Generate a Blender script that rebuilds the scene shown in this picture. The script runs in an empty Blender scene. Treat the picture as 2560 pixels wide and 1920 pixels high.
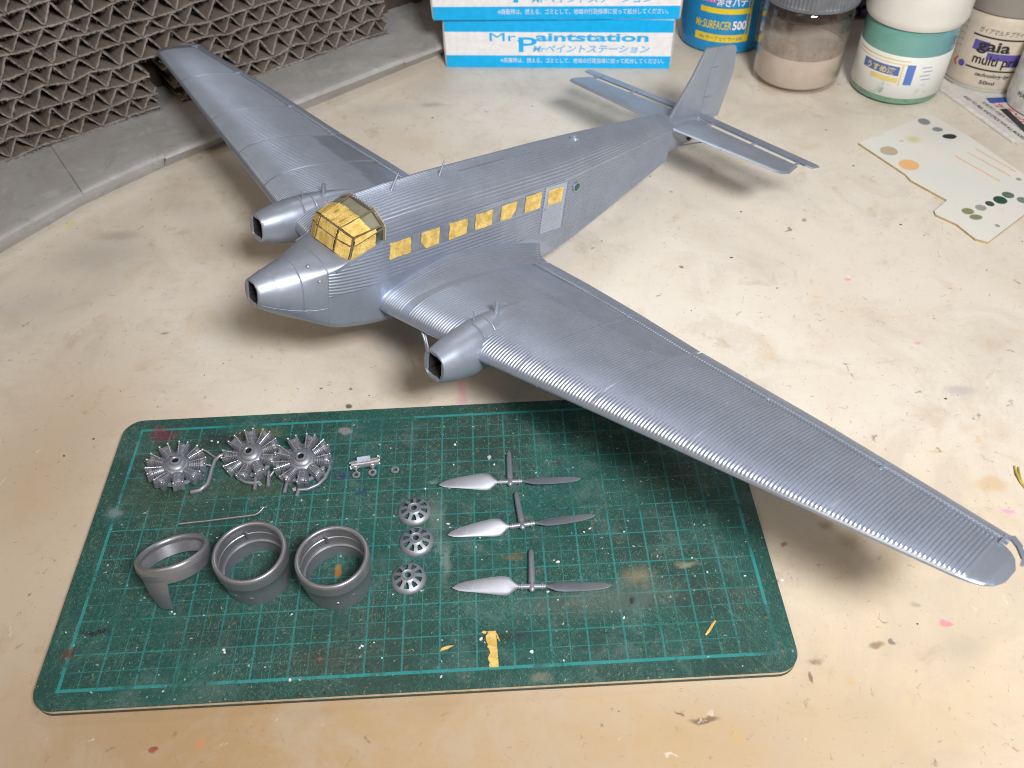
import bpy, math, random
import numpy as np
from mathutils import Matrix, Vector
random.seed(7); rng = np.random.default_rng(7)
scene = bpy.context.scene
COL = scene.collection
rad = math.radians

# ------------------------------------------------------------------ camera (1 unit = 1 cm, table top z = 0)
RC = [[0.9986900, -0.0455310, -0.0233486], [-0.0490445, -0.7216569, -0.6905114], [0.0145901, 0.6907520, -0.7229445]]
cam = bpy.data.cameras.new('camera'); camo = bpy.data.objects.new('camera', cam); COL.objects.link(camo)
r0, r1, r2 = RC
m = Matrix(((r0[0], -r1[0], -r2[0]), (r0[1], -r1[1], -r2[1]), (r0[2], -r1[2], -r2[2]))).to_4x4()
m.translation = Vector((11.9449, -10.5361, 22.1237))
camo.matrix_world = m
cam.sensor_width = 36; cam.lens = 36 * 2185.1 / 2560
cam.clip_start = 0.5; cam.clip_end = 500
cam.dof.use_dof = True; cam.dof.focus_distance = 27.0
cam.dof.aperture_fstop = 0.26
scene.camera = camo

# ------------------------------------------------------------------ world and lamps
w = bpy.data.worlds.new('World'); scene.world = w; w.use_nodes = True
bg = w.node_tree.nodes['Background']; bg.inputs[0].default_value = (1.0, 0.88, 0.74, 1); bg.inputs[1].default_value = 0.17

def area(name, loc, tgt, sx, sy, power, col):
    l = bpy.data.lights.new(name, 'AREA'); l.shape = 'RECTANGLE'; l.size = sx; l.size_y = sy
    l.energy = power; l.color = col
    o = bpy.data.objects.new(name, l); COL.objects.link(o); o.location = loc
    o.rotation_euler = (Vector(tgt) - Vector(loc)).to_track_quat('-Z', 'Y').to_euler()
    return o
dl = area('desk_lamp', (26, -19, 39.5), (18, 28, 0), 13, 8, 16800, (1.0, 0.99, 0.97)); dl.data.spread = rad(125)
area('room_lamp', (-16, -18, 60), (10, 14, 0), 20, 20, 6000, (1.0, 0.78, 0.56))
area('ceiling_lamp', (26, 66, 66), (12, 18, 0), 22, 14, 8000, (0.93, 0.965, 1.0))
scene.view_settings.view_transform = 'Standard'; scene.view_settings.look = 'None'
scene.view_settings.exposure = 0.0; scene.view_settings.gamma = 1.0
scene.render.engine = 'CYCLES'
scene.cycles.pixel_filter_type = 'BLACKMAN_HARRIS'; scene.cycles.filter_width = 1.05
scene.cycles.max_bounces = 8; scene.cycles.transmission_bounces = 8; scene.cycles.transparent_max_bounces = 12

# ------------------------------------------------------------------ helpers
def ground(x, y, z=0.0):
    """point of the height-z plane that the photograph shows at pixel x, y"""
    d = Vector(((x - 1280) / 2185.14, (y - 960) / 2185.14, 1.0))
    R = Matrix(RC).transposed(); d = R @ d; C = Vector((11.9449, -10.5361, 22.1237))
    s = (z - C.z) / d.z
    return C + d * s

def tag(o, label=None, cat=None, group=None, kind=None):
    if label: o['label'] = label
    if cat: o['category'] = cat
    if group: o['group'] = group
    if kind: o['kind'] = kind
    return o

def empty(name, loc=(0, 0, 0), rz=0.0, parent=None):
    o = bpy.data.objects.new(name, None); COL.objects.link(o); o.location = loc; o.rotation_euler = (0, 0, rz)
    o.empty_display_size = 0.5
    if parent: o.parent = parent
    return o

def copy_tree(o, parent=None):
    c = o.copy(); COL.objects.link(c); c.parent = parent
    for ch in list(o.children): copy_tree(ch, c)
    return c

class MB:
    """collects shapes and links them as one mesh object"""
    def __init__(s): s.v = []; s.f = []; s.n = 0
    def add(s, V, F):
        V = np.asarray(V, float).reshape(-1, 3); s.v.append(V)
        s.f += [tuple(int(i) + s.n for i in f) for f in F]; s.n += len(V); return s
    def grid(s, P, cu=False, cv=False):
        P = np.asarray(P, float); nu, nv = P.shape[:2]
        F = []
        for i in range(nu if cu else nu - 1):
            i2 = (i + 1) % nu
            for j in range(nv if cv else nv - 1):
                j2 = (j + 1) % nv
                F.append((i * nv + j, i2 * nv + j, i2 * nv + j2, i * nv + j2))
        return s.add(P, F)
    def box(s, c, d, M=None):
        x, y, z = [q / 2 for q in d]
        V = np.array([(a, b, e) for a in (-x, x) for b in (-y, y) for e in (-z, z)]) + np.array(c)
        if M is not None: V = np.array([tuple(M @ Vector(p)) for p in V])
        return s.add(V, [(0, 1, 3, 2), (4, 6, 7, 5), (0, 4, 5, 1), (2, 3, 7, 6), (0, 2, 6, 4), (1, 5, 7, 3)])
    def bar(s, a, b, wx, wz, up=(0, 0, 1)):
        a = Vector(a); b = Vector(b); d = (b - a).normalized(); sx = d.cross(Vector(up))
        if sx.length < 1e-4: sx = d.cross(Vector((1, 0, 0)))
        sx.normalize(); uz = sx.cross(d)
        V = [p + sx * (i * wx / 2) + uz * (j * wz / 2) for p in (a, b) for i, j in ((-1, -1), (1, -1), (1, 1), (-1, 1))]
        return s.add([tuple(q) for q in V], [(3, 2, 1, 0), (4, 5, 6, 7), (0, 1, 5, 4), (1, 2, 6, 5), (2, 3, 7, 6), (3, 0, 4, 7)])
    def tube(s, pts, r, n=10, cap=True):
        pts = [Vector(p) for p in pts]; k = len(pts)
        rr = [r] * k if not hasattr(r, '__len__') else list(r)
        rings = []; prev = None
        for i, p in enumerate(pts):
            d = (pts[min(i + 1, k - 1)] - pts[max(i - 1, 0)]).normalized()
            if prev is None:
                a = d.cross(Vector((0, 0, 1)))
                if a.length < 1e-3: a = d.cross(Vector((0, 1, 0)))
                a.normalize()
            else:
                a = (prev - d * prev.dot(d)).normalized()
            prev = a; b = d.cross(a)
            rings.append([tuple(p + (a * math.cos(t) + b * math.sin(t)) * rr[i]) for t in [2 * math.pi * q / n for q in range(n)]])
        s.grid(rings, cv=True)
        if cap:
            base = s.n - k * n
            s.f.append(tuple(base + q for q in range(n))); s.f.append(tuple(base + (k - 1) * n + q for q in reversed(range(n))))
        return s
    def lathe(s, prof, n=48, M=None, c=(0, 0, 0)):
        P = np.array([[(c[0] + r * math.cos(t), c[1] + r * math.sin(t), c[2] + z) for t in [2 * math.pi * q / n for q in range(n)]] for r, z in prof])
        if M is not None: P = np.array([[tuple(M @ Vector(p)) for p in row] for row in P])
        return s.grid(P, cv=True)
    def prism(s, poly, z0, z1):
        n = len(poly)
        V = [(x, y, z0) for x, y in poly] + [(x, y, z1) for x, y in poly]
        F = [tuple(reversed(range(n))), tuple(range(n, 2 * n))] + [(i, (i + 1) % n, n + (i + 1) % n, n + i) for i in range(n)]
        return s.add(V, F)
    def build(s, name, mat, parent=None, smooth=True, angle=40, loc=None):
        me = bpy.data.meshes.new(name); me.from_pydata(np.concatenate(s.v).tolist(), [], s.f)
        if mat: me.materials.append(mat)
        o = bpy.data.objects.new(name, me); COL.objects.link(o)
        if parent: o.parent = parent
        if loc: o.location = loc
        if smooth:
            me.polygons.foreach_set('use_smooth', [True] * len(me.polygons))
            if angle < 180: me.set_sharp_from_angle(angle=rad(angle))
        me.update(); return o

def ico(r=1.0, n=14, m=8):
    return [(r * math.sin(math.pi * i / m) + 1e-5, -r * math.cos(math.pi * i / m)) for i in range(m + 1)]

# ------------------------------------------------------------------ node helper
class NT:
    def __init__(s, name):
        s.m = bpy.data.materials.new(name); s.m.use_nodes = True; s.t = s.m.node_tree
        s.b = s.t.nodes['Principled BSDF']; s.out = s.t.nodes['Material Output']
        s.co = s.t.nodes.new('ShaderNodeTexCoord').outputs['Object']
    def n(s, typ, ins=None, **kw):
        nd = s.t.nodes.new(typ)
        for k, v in kw.items(): setattr(nd, k, v)
        for k, v in (ins or {}).items():
            if hasattr(v, 'is_linked') or isinstance(v, bpy.types.NodeSocket): s.t.links.new(v, nd.inputs[k])
            else: nd.inputs[k].default_value = v
        return nd
    def math(s, op, a, b=0.0, c=None, clamp=False):
        d = {0: a, 1: b}
        if c is not None: d[2] = c
        return s.n('ShaderNodeMath', d, operation=op, use_clamp=clamp).outputs[0]
    def rotmap(s, a, sx, sy, loc=(0, 0, 0)):
        v = s.n('ShaderNodeMapping', {'Vector': s.co, 'Rotation': (0, 0, a)}).outputs[0]
        return s.n('ShaderNodeMapping', {'Vector': v, 'Scale': (sx, sy, 1), 'Location': loc}).outputs[0]
    def vmath(s, op, a, b): return s.n('ShaderNodeVectorMath', {0: a, 1: b}, operation=op)
    def noise(s, scale, detail=3, rough=0.55, co=None, dist=0.0):
        return s.n('ShaderNodeTexNoise', {'Vector': co or s.co, 'Scale': scale, 'Detail': detail, 'Roughness': rough, 'Distortion': dist}).outputs[0]
    def ramp(s, f, a, b):
        return s.n('ShaderNodeMapRange', {0: f, 1: a, 2: b}, interpolation_type='SMOOTHSTEP').outputs[0]
    def mix(s, f, a, b):
        nd = s.n('ShaderNodeMix', data_type='RGBA')
        for idx, v in ((0, f), (6, a), (7, b)):
            if isinstance(v, bpy.types.NodeSocket): s.t.links.new(v, nd.inputs[idx])
            else: nd.inputs[idx].default_value = v if idx == 0 else (*v, 1) if len(v) == 3 else v
        return nd.outputs[2]
    def set(s, **kw):
        for k, v in kw.items():
            k = k.replace('_', ' ')
            if isinstance(v, bpy.types.NodeSocket): s.t.links.new(v, s.b.inputs[k])
            else: s.b.inputs[k].default_value = (*v, 1) if hasattr(v, '__len__') and len(v) == 3 and 'Color' in k else v
        return s
    def bump(s, h, st=0.3, d=0.02):
        nd = s.n('ShaderNodeBump', {'Strength': st, 'Distance': d, 'Height': h}); s.t.links.new(nd.outputs[0], s.b.inputs['Normal']); return s
    def spots(s, col, lst, wob):
        """stains and painted light: (x, y, radius, colour, strength, softness) at fixed places; wob = wobble offset vector socket"""
        pv = s.vmath('ADD', s.co, wob).outputs[0]
        for x, y, r, c, st, soft in lst:
            sx, sy = r if isinstance(r, tuple) else (r, r)
            d = s.vmath('MULTIPLY', s.vmath('SUBTRACT', pv, (x, y, 0)).outputs[0], (1 / sx, 1 / sy, 0)).outputs[0]
            L = s.n('ShaderNodeVectorMath', {0: d}, operation='LENGTH').outputs['Value']
            f = s.math('MULTIPLY', s.ramp(L, 1.0, 1.0 - soft), st)
            col = s.mix(f, col, c)
        return col

def simple(name, col, rough=0.5, metal=0.0, var=0.12, scale=3.0, bump=0.0, bscale=40, **kw):
    t = NT(name); n = t.noise(scale, 4)
    c2 = tuple(max(0, c * (1 - var)) for c in col); c1 = tuple(min(1, c * (1 + var)) for c in col)
    t.set(Base_Color=t.mix(t.ramp(n, 0.35, 0.65), c2, c1), Roughness=rough, Metallic=metal, **kw)
    if bump: t.bump(t.noise(bscale, 3), bump, 0.01)
    return t.m

def silver(name, base=(0.37, 0.42, 0.515), rough=0.385, metal=0.6):
    t = NT(name)
    n1 = t.noise(0.9, 4, 0.6); n2 = t.noise(6.0, 5, 0.65); fl = t.noise(160, 2, 0.5)
    c = t.mix(t.ramp(n1, 0.3, 0.7), tuple(b * 0.93 for b in base), tuple(min(1, b * 1.05) for b in base))
    c = t.mix(t.math('MULTIPLY', t.ramp(n2, 0.60, 0.74), 0.36), c, (0.62, 0.66, 0.71)); sc_ = t.noise(2.6, 4, .7, t.n('ShaderNodeMapping', {'Vector': t.co, 'Rotation': (0, .6, .9), 'Scale': (.25, 5, 2)}).outputs[0]); c = t.mix(t.math('MULTIPLY', t.ramp(sc_, .58, .72), .30), c, tuple(b * 0.72 for b in base))
    c = t.mix(t.math('MULTIPLY', t.ramp(fl, 0.55, 0.8), 0.25), c, (0.75, 0.78, 0.83))
    r = t.math('ADD', t.math('MULTIPLY', n2, 0.18), rough - 0.09)
    t.set(Base_Color=c, Roughness=r, Metallic=metal)
    t.bump(fl, 0.06, 0.003)
    return t.m
M_SIL = silver('silver_plastic')
M_PART = silver('dull_silver_plastic', (0.33, 0.33, 0.37), 0.38, 0.7); M_ENG = silver('engine_silver_plastic', (0.33, 0.35, 0.41), 0.44, 0.6); M_SHINY = silver('glossy_silver', (.62, .62, .66), .24, .8)
M_WING = silver('corrugated_silver_plastic', (.37, .42, .525), .33, .64)
M_NOSE = silver('smooth_silver_plastic', (.36, .405, .50), .46, .62)
M_DARK = simple('dark_interior', (0.02, 0.02, 0.022), 0.7)
M_GREY = simple('bare_plastic_grey', (0.27, 0.29, 0.34), 0.4, 0.3)

# ------------------------------------------------------------------ table
def table_material():
    t = NT('stained_shaded_table_top')
    n1 = t.noise(0.11, 5, 0.6); n2 = t.noise(0.55, 5, 0.6, dist=0.6); n3 = t.noise(3.2, 5, 0.7)
    st = t.n('ShaderNodeMapping', {'Vector': t.co, 'Scale': (0.35, 3.2, 1)}).outputs[0]
    n4 = t.noise(1.6, 5, 0.7, st)
    c = t.mix(t.ramp(n1, 0.32, 0.68), (0.655, 0.59, 0.505), (0.73, 0.685, 0.615))
    c = t.mix(t.math('MULTIPLY', t.ramp(n2, 0.50, 0.78), 0.5), c, (0.56, 0.43, 0.28))
    c = t.mix(t.math('MULTIPLY', t.ramp(n4, 0.52, 0.75), 0.26), c, (0.60, 0.46, 0.31))
    c = t.mix(t.math('MULTIPLY', t.ramp(n3, 0.60, 0.72), 0.30), c, (0.78, 0.72, 0.63))
    wob = t.n('ShaderNodeVectorMath', {0: t.n('ShaderNodeTexNoise', {'Vector': t.co, 'Scale': 2.2, 'Detail': 4}).outputs[1], 1: (0.5, 0.5, 0.5)}, operation='SUBTRACT').outputs[0]
    wob2 = t.vmath('MULTIPLY', wob, (1.1, 1.1, 0)).outputs[0]
    # grey overspray haze near the booth, scuffs under the wing
    def g(x, y): p = ground(x, y); return p.x, p.y
    L = []
    for (x, y, r, cc, s_, sf) in [
        (500, 1870, (16, 8), (0.36, .23, .11), .9, 1), (100, 1200, (6, 9), (0.48, .36, .24), .75, 1), (1500, 1880, (18, 5), (0.48, .33, .17), .85, 1), (2350, 1500, (9, 8), (0.66, .52, .35), .6, 1), (1600, 560, (10, 8), (0.72, .67, .60), .6, 1), (2100, 620, (6, 6), (0.74, .68, .61), .5, 1),  # broad patches: yellowing plus light falloff painted in, paler behind, browner in front
        (250, 640, (3.2, 2.2), (0.42, 0.40, 0.38), .55, 1), (90, 760, (3, 2), (0.45, 0.42, 0.40), .45, 1), (560, 420, (3, 1.5), (0.5, .49, .48), .4, 1),
        (1000, 270, (4, 1.0), (0.46, .45, .44), .35, 1), (1080, 262, (.9, .35), (0.25, .24, .23), .45, .9), (300, 590, (1.4, .5), (0.30, .28, .28), .45, .9),
        (175, 545 + 15, .35, (0.62, 0.60, 0.10), .55, 1), (1155, 985, (.28, 1.3), (0.80, 0.25, 0.42), .55, .9), (500, 1040, (1.6, .7), (0.78, .45, .42), .30, 1), (925, 850, (1.0, .5), (0.78, .42, .42), .3, 1),
        (870, 1015, (.17, .14), (0.03, 0.03, 0.03), .9, .5), (872, 973, (.11, .08), (0.06, 0.05, 0.05), .8, .6), (801, 971, (.09, .07), (0.08, 0.07, 0.06), .8, .6), (411, 833, (.30, .13), (0.22, .21, .2), .7, .7),
        (2400, 975, (.7, .35), (0.40, .39, .42), .6, .8), (2130, 1350, (.55, .45), (0.33, .23, .13), .5, .9), (2065, 1315, (.3, .25), (0.36, .22, .09), .6, .9), (1962, 1362, (.13, .11), (0.42, .17, .05), .85, .7),
        (2363, 1558, (.22, .15), (0.88, 0.16, 0.32), .85, .5), (2118, 698, (.22, .12), (0.88, .25, .35), .75, .7), (2120, 385, (.16, .10), (0.88, .3, .35), .6, .8), (2262, 1288 + 5, (.2, .09), (0.70, .36, .12), .7, .6),
        (2290, 857, (.2, .1), (0.90, .25, .45), .7, .8), (2524, 1278, (.24, .14), (0.9, .28, .5), .7, .8), (2480, 1210, (.7, .45), (0.60, .40, .18), .55, .7), (500, 1862, (.20, .16), (0.62, .25, .10), .7, .8), (383, 1877, (.13, .10), (0.30, .03, .02), .85, .5),
        (2410, 1620, (.9, .6), (0.44, .38, .30), .5, .9), (2290, 1512, (.2, .14), (0.10, .08, .07), .4, .8), (2228, 1606, (.12, .1), (0.04, .03, .05), .9, .5), (2192, 1612, (.26, .12), (0.18, .10, .05), .7, .7), (2040, 1652, (.3, .14), (0.20, .13, .07), .6, .8),
        (1760, 1800, (.45, .12), (0.14, .09, .05), .75, .6), (2030, 1690, (.09, .2), (0.12, .05, .03), .85, .5), (2010, 200 + 350, (.14, .12), (0.2, .18, .12), .7, .7), (1705, 668, (.14, .10), (0.13, .12, .11), .85, .6),
        (2340, 1130, (.4, .1), (0.55, .42, .22), .5, .9), (770, 1760 + 30, (.9, .25), (0.32, .24, .16), .5, 1), (1080, 1770, (1.4, .6), (0.40, .28, .18), .45, 1), (2160, 1780, (1.2, .8), (0.50, .40, .28), .35, 1)]:
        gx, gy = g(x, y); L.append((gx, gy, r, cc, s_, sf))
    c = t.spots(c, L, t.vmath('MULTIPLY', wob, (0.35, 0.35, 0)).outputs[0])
    # small speckles of old paint and crumbs
    def speck(c, sc, thr, col, st, seed):
        mp = t.n('ShaderNodeMapping', {'Vector': t.vmath('ADD', t.co, wob2).outputs[0], 'Location': (seed, seed * 1.7, 0)}).outputs[0]
        v = t.n('ShaderNodeTexVoronoi', {'Vector': mp, 'Scale': sc}, voronoi_dimensions='2D')
        rnd = t.n('ShaderNodeSeparateColor', {0: v.outputs['Color']}).outputs[0]
        size = t.math('MULTIPLY', t.ramp(rnd, 0.55, 1.0), thr)
        f = t.ramp(t.math('SUBTRACT', v.outputs['Distance'], size), 0.03, -0.03)
        f = t.math('MULTIPLY', f, t.math('GREATER_THAN', rnd, 0.62))
        return t.mix(t.math('MULTIPLY', f, st), c, col)
    c = speck(c, .62, 0.036, (0.22, 0.15, 0.10), 0.55, 3.1)
    c = speck(c, 1.7, 0.055, (0.30, 0.20, 0.12), 0.45, 9.3)
    c = speck(c, 4.0, 0.10, (0.34, 0.24, 0.15), 0.55, 5.7)
    c = speck(c, 2.6, 0.05, (0.20, 0.13, 0.08), 0.6, 51.7)
    c = speck(c, 0.5, 0.022, (0.03, 0.03, 0.03), 0.85, 21.7)
    c = speck(c, .9, 0.03, (0.82, 0.79, 0.74), 0.6, 14.2)
    c = speck(c, 0.3, 0.03, (0.66, 0.40, 0.10), 0.5, 42.4)
    vl = t.noise(.23, 6, .72, dist=.9); c = t.mix(t.math('MULTIPLY', t.ramp(vl, .47, .66), .38), c, (.50, .44, .37))
    vb = t.noise(.5, 6, .7, t.vmath('ADD', t.co, (31, 7, 0)).outputs[0], .5); c = t.mix(t.math('MULTIPLY', t.ramp(vb, .58, .74), .45), c, (.42, .31, .20))
    # fine scratches
    for a, sd in ((0.5, 4), (2.0, 17)):
        mp = t.rotmap(a, 0.12, 6, (sd, 0, 0))
        sc = t.noise(2.4, 2, 0.5, mp)
        c = t.mix(t.math('MULTIPLY', t.ramp(t.math('ABSOLUTE', t.math('SUBTRACT', sc, 0.5)), 0.006, 0.0), 0.16), c, (0.30, 0.22, 0.15))
    r = t.math('ADD', t.math('MULTIPLY', n3, 0.25), 0.33)
    t.set(Base_Color=c, Roughness=r); t.b.inputs['Specular IOR Level'].default_value = 0.35
    t.bump(t.math('ADD', t.noise(30, 3), t.math('MULTIPLY', n3, 0.6)), 0.06, 0.01)
    return t.m
b = MB(); b.add([(-60, -60, 0), (90, -60, 0), (90, 90, 0), (-60, 90, 0)], [(0, 1, 2, 3)])
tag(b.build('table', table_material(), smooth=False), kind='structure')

# ------------------------------------------------------------------ cutting mat
def mat_material():
    t = NT('green_cutting_mat')
    sep = t.n('ShaderNodeSeparateXYZ', {0: t.co}); X, Y = sep.outputs[0], sep.outputs[1]
    n1 = t.noise(0.45, 5, 0.6); n2 = t.noise(2.2, 5, 0.7); n3 = t.noise(14, 4, 0.7); n0 = t.noise(0.2, 3, 0.5)
    c = t.mix(t.ramp(n1, 0.3, 0.7), (0.016, 0.060, 0.052), (0.015, 0.088, 0.076))
    c = t.mix(t.math('MULTIPLY', t.ramp(n0, 0.45, 0.62), 0.5), c, (0.034, 0.050, 0.042))
    c = t.mix(t.math('MULTIPLY', t.ramp(n2, 0.55, 0.75), 0.35), c, (0.06, 0.12, 0.105))
    hz = t.noise(0.8, 6, 0.75, dist=.6); c = t.mix(t.math('MULTIPLY', t.ramp(hz, .49, .68), .55), c, (0.080, 0.150, 0.138)); c = t.mix(t.math('MULTIPLY', t.ramp(hz, .42, .30), .55), c, (0.024, 0.040, 0.034))
    def lines(q, period, half, lo, hi):
        a = t.math('ABSOLUTE', t.math('SUBTRACT', t.math('FRACT', t.math('ADD', t.math('DIVIDE', q, period), 0.5)), 0.5))
        return t.ramp(t.math('MULTIPLY', a, period), half + 0.006, half - 0.006)
    def inside(q, lo, hi): return t.math('MULTIPLY', t.math('GREATER_THAN', q, lo), t.math('LESS_THAN', q, hi))
    ins = t.math('MULTIPLY', inside(X, -0.02, 19.02), inside(Y, -0.02, 9.02))
    thin = t.math('MAXIMUM', lines(X, 0.5, 0.013, 0, 0), lines(Y, 0.5, 0.011, 0, 0))
    thick = t.math('MAXIMUM', lines(X, 1.0, 0.026, 0, 0), lines(Y, 1.0, 0.020, 0, 0))
    def edge(q, at, other, lo, hi):
        return t.math('MULTIPLY', t.ramp(t.math('ABSOLUTE', t.math('SUBTRACT', q, at)), 0.052, 0.040), inside(other, lo, hi))
    brd = None
    for q, at, o_, lo, hi in ((X, 0, Y, -.05, 9.05), (X, 19, Y, -.05, 9.05), (Y, 0, X, -.05, 19.05), (Y, 9, X, -.05, 19.05)):
        e = edge(q, at, o_, lo, hi); brd = e if brd is None else t.math('MAXIMUM', brd, e)
    wear = t.math('ADD', t.ramp(n1, 0.62, 0.40), t.math('MULTIPLY', n3, 0.5))
    wearf = t.ramp(t.math('MULTIPLY', wear, t.ramp(n2, 0.78, 0.48)), 0.12, 0.75)
    g = t.math('MAXIMUM', t.math('MULTIPLY', thin, 0.60), t.math('MULTIPLY', thick, 0.66))
    g = t.math('MAXIMUM', t.math('MULTIPLY', g, ins), brd)
    g = t.math('MULTIPLY', g, t.math('ADD', t.math('MULTIPLY', wearf, 0.85), 0.08))
    c = t.mix(g, c, (0.022, 0.25, 0.26))
    wob = t.n('ShaderNodeVectorMath', {0: t.n('ShaderNodeTexNoise', {'Vector': t.co, 'Scale': 2.6, 'Detail': 5, 'Roughness': 0.65}).outputs[1], 1: (0.5, 0.5, 0.5)}, operation='SUBTRACT').outputs[0]
    L = []
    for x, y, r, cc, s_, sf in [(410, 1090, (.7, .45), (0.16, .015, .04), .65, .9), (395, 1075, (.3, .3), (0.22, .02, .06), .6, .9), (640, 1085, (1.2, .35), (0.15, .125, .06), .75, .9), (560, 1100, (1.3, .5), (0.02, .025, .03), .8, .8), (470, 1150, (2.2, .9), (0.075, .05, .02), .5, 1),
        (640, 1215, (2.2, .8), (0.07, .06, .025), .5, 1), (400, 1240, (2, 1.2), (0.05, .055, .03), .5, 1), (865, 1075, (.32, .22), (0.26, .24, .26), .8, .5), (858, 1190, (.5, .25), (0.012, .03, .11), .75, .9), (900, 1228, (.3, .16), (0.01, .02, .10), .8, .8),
        (847, 1428, (.13, .26), (0.32, .13, .02), .9, .4), (1284, 1392, (.45, .2), (0.16, .10, .05), .65, .9), (1592, 1440, (.7, .5), (0.30, .22, .13), .55, 1), (1720, 1410, (.5, .14), (0.34, .30, .2), .6, .8), (1090, 1290, (.5, 1.2), (0.25, .34, .32), .35, 1), (1115, 1400, (.2, .9), (0.33, .42, .40), .35, .9),
        (1260, 1590, (1.3, .3), (0.02, .02, .02), .6, .9), (1520, 1500, (3.0, .8), (0.13, .13, .12), .5, 1), (1580, 1505, (.1, .12), (0.02, .02, .02), .85, .5), (520, 1600, (1.6, .8), (0.02, .02, .02), .4, 1), (800, 1650, (2, .5), (0.06, .05, .04), .5, 1),
        (285, 1282, (.4, .25), (0.22, .27, .30), .55, .8), (240, 1580, (.5, .12), (0.01, .012, .015), .9, .6), (170, 1635, (.25, .2), (0.10, .03, .02), .8, .6), (1225, 1142, (.11, .09), (0.55, .56, .56), .9, .3), (1085, 1203, (.3, .12), (0.30, .36, .35), .4, .9),
        (1350, 1695, (.4, .2), (0.22, .2, .17), .6, .8), (1310, 1295, (.3, .12), (0.25, .15, .05), .6, .8), (1395, 1160, (.2, .14), (0.03, .035, .05), .8, .8), (1100, 1365, (.2, .5), (0.30, .36, .34), .3, 1), (1850, 1480, (.8, .3), (0.07, .09, .08), .4, 1)]:
        p = ground(x, y, 0.3); L.append((p.x, p.y, r, cc, s_, sf))
    c = t.spots(c, L, t.vmath('MULTIPLY', wob, (0.5, 0.5, 0)).outputs[0])
    # knife scratches: short strokes, many directions
    for a, sc, sd, st in ((1.2, 2.2, 3, .5), (1.75, 2.7, 8, .5), (0.2, 2.0, 12, .35), (2.35, 1.7, 19, .35), (1.5, 3.6, 25, .45)):
        mp = t.rotmap(a, 1.1, 16, (sd, sd * .7, 0))
        v = t.n('ShaderNodeTexVoronoi', {'Vector': mp, 'Scale': sc}, voronoi_dimensions='2D')
        f = t.math('MULTIPLY', t.ramp(v.outputs['Distance'], 0.16, 0.07), t.ramp(t.noise(0.6, 3, 0.5, t.vmath('ADD', t.co, (sd * 3.1, 0, 0)).outputs[0]), 0.42, 0.62))
        c = t.mix(t.math('MULTIPLY', f, st), c, (0.20, 0.36, 0.31))
    for a, sd, st in ((.95, 5, .55), (1.62, 14, .5), (2.5, 33, .4), (.1, 41, .35)):
        mp = t.rotmap(a, .16, 7, (sd, 0, 0))
        q = t.noise(2.0, 2, .5, mp); f = t.math('MULTIPLY', t.ramp(t.math('ABSOLUTE', t.math('SUBTRACT', q, .5)), .010, .0), t.ramp(t.noise(.35, 3, .6, t.vmath('ADD', t.co, (sd * 2.3, 3, 0)).outputs[0]), .45, .60))
        c = t.mix(t.math('MULTIPLY', f, st), c, (.16, .26, .22))
    for sc, thr, col, st, sd in ((3.0, .045, (0.42, .42, .32), .6, 2.2), (1.3, .032, (0.60, .62, .62), .8, 6.6), (1.6, .045, (0.008, .01, .01), .7, 11.1), (1.3, .05, (0.24, .12, .04), .7, 17.0), (5.0, .10, (0.28, .32, .22), .5, 27.0)):
        mp = t.n('ShaderNodeMapping', {'Vector': t.vmath('ADD', t.co, t.vmath('MULTIPLY', wob, (.4, .4, 0)).outputs[0]).outputs[0], 'Location': (sd, sd * 1.3, 0)}).outputs[0]
        v = t.n('ShaderNodeTexVoronoi', {'Vector': mp, 'Scale': sc}, voronoi_dimensions='2D')
        rnd = t.n('ShaderNodeSeparateColor', {0: v.outputs['Color']}).outputs[0]
        f = t.math('MULTIPLY', t.ramp(t.math('SUBTRACT', v.outputs['Distance'], t.math('MULTIPLY', rnd, thr)), 0.02, -0.02), t.math('GREATER_THAN', rnd, 0.55))
        c = t.mix(t.math('MULTIPLY', f, st), c, col)
    t.set(Base_Color=c, Roughness=t.math('ADD', t.math('MULTIPLY', n2, 0.3), 0.42)); t.b.inputs['Specular IOR Level'].default_value = 0.3
    t.bump(t.math('ADD', t.noise(45, 4, .7), n3), 0.22, 0.012)
    return t.m
def rrect(x0, y0, x1, y1, r, n=10):
    P = []
    for cx, cy, a in ((x1 - r, y0 + r, -90), (x1 - r, y1 - r, 0), (x0 + r, y1 - r, 90), (x0 + r, y0 + r, 180)):
        P += [(cx + r * math.cos(rad(a + 90 * i / n)), cy + r * math.sin(rad(a + 90 * i / n))) for i in range(n + 1)]
    return P
cm = tag(empty('cutting_mat', (9.4, 4.5, 0)), 'worn green cutting mat with a pale grid, under the small silver parts', 'cutting mat')
def matlayer(name, z0, z1, g, m):
    b = MB(); p = rrect(-.64 - g, -.52 - g, 19.5 + g, 9.47 + g, .62)
    c = .012; q = rrect(-.64 - g + c, -.52 - g + c, 19.5 + g - c, 9.47 + g - c, .61)
    n = len(p); V = [(x, y, z0) for x, y in p] + [(x, y, z1 - c) for x, y in p] + [(x, y, z1) for x, y in q]
    F = [tuple(reversed(range(n))), tuple(range(2 * n, 3 * n))]
    for k in range(2): F += [(k * n + i, k * n + (i + 1) % n, (k + 1) * n + (i + 1) % n, (k + 1) * n + i) for i in range(n)]
    b.add(V, F); o = b.build(name, m, None, smooth=True, angle=30); o.parent = cm; o.location = (-9.4, -4.5, 0)
matlayer('top_layer', 0.245, 0.30, 0.0, mat_material())
matlayer('core_layer', 0.125, 0.243, -0.006, simple('mat_core', (0.62, 0.55, 0.42), 0.6))
matlayer('bottom_layer', 0.004, 0.123, 0.0, simple('mat_base', (0.05, 0.065, 0.055), 0.6))

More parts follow.
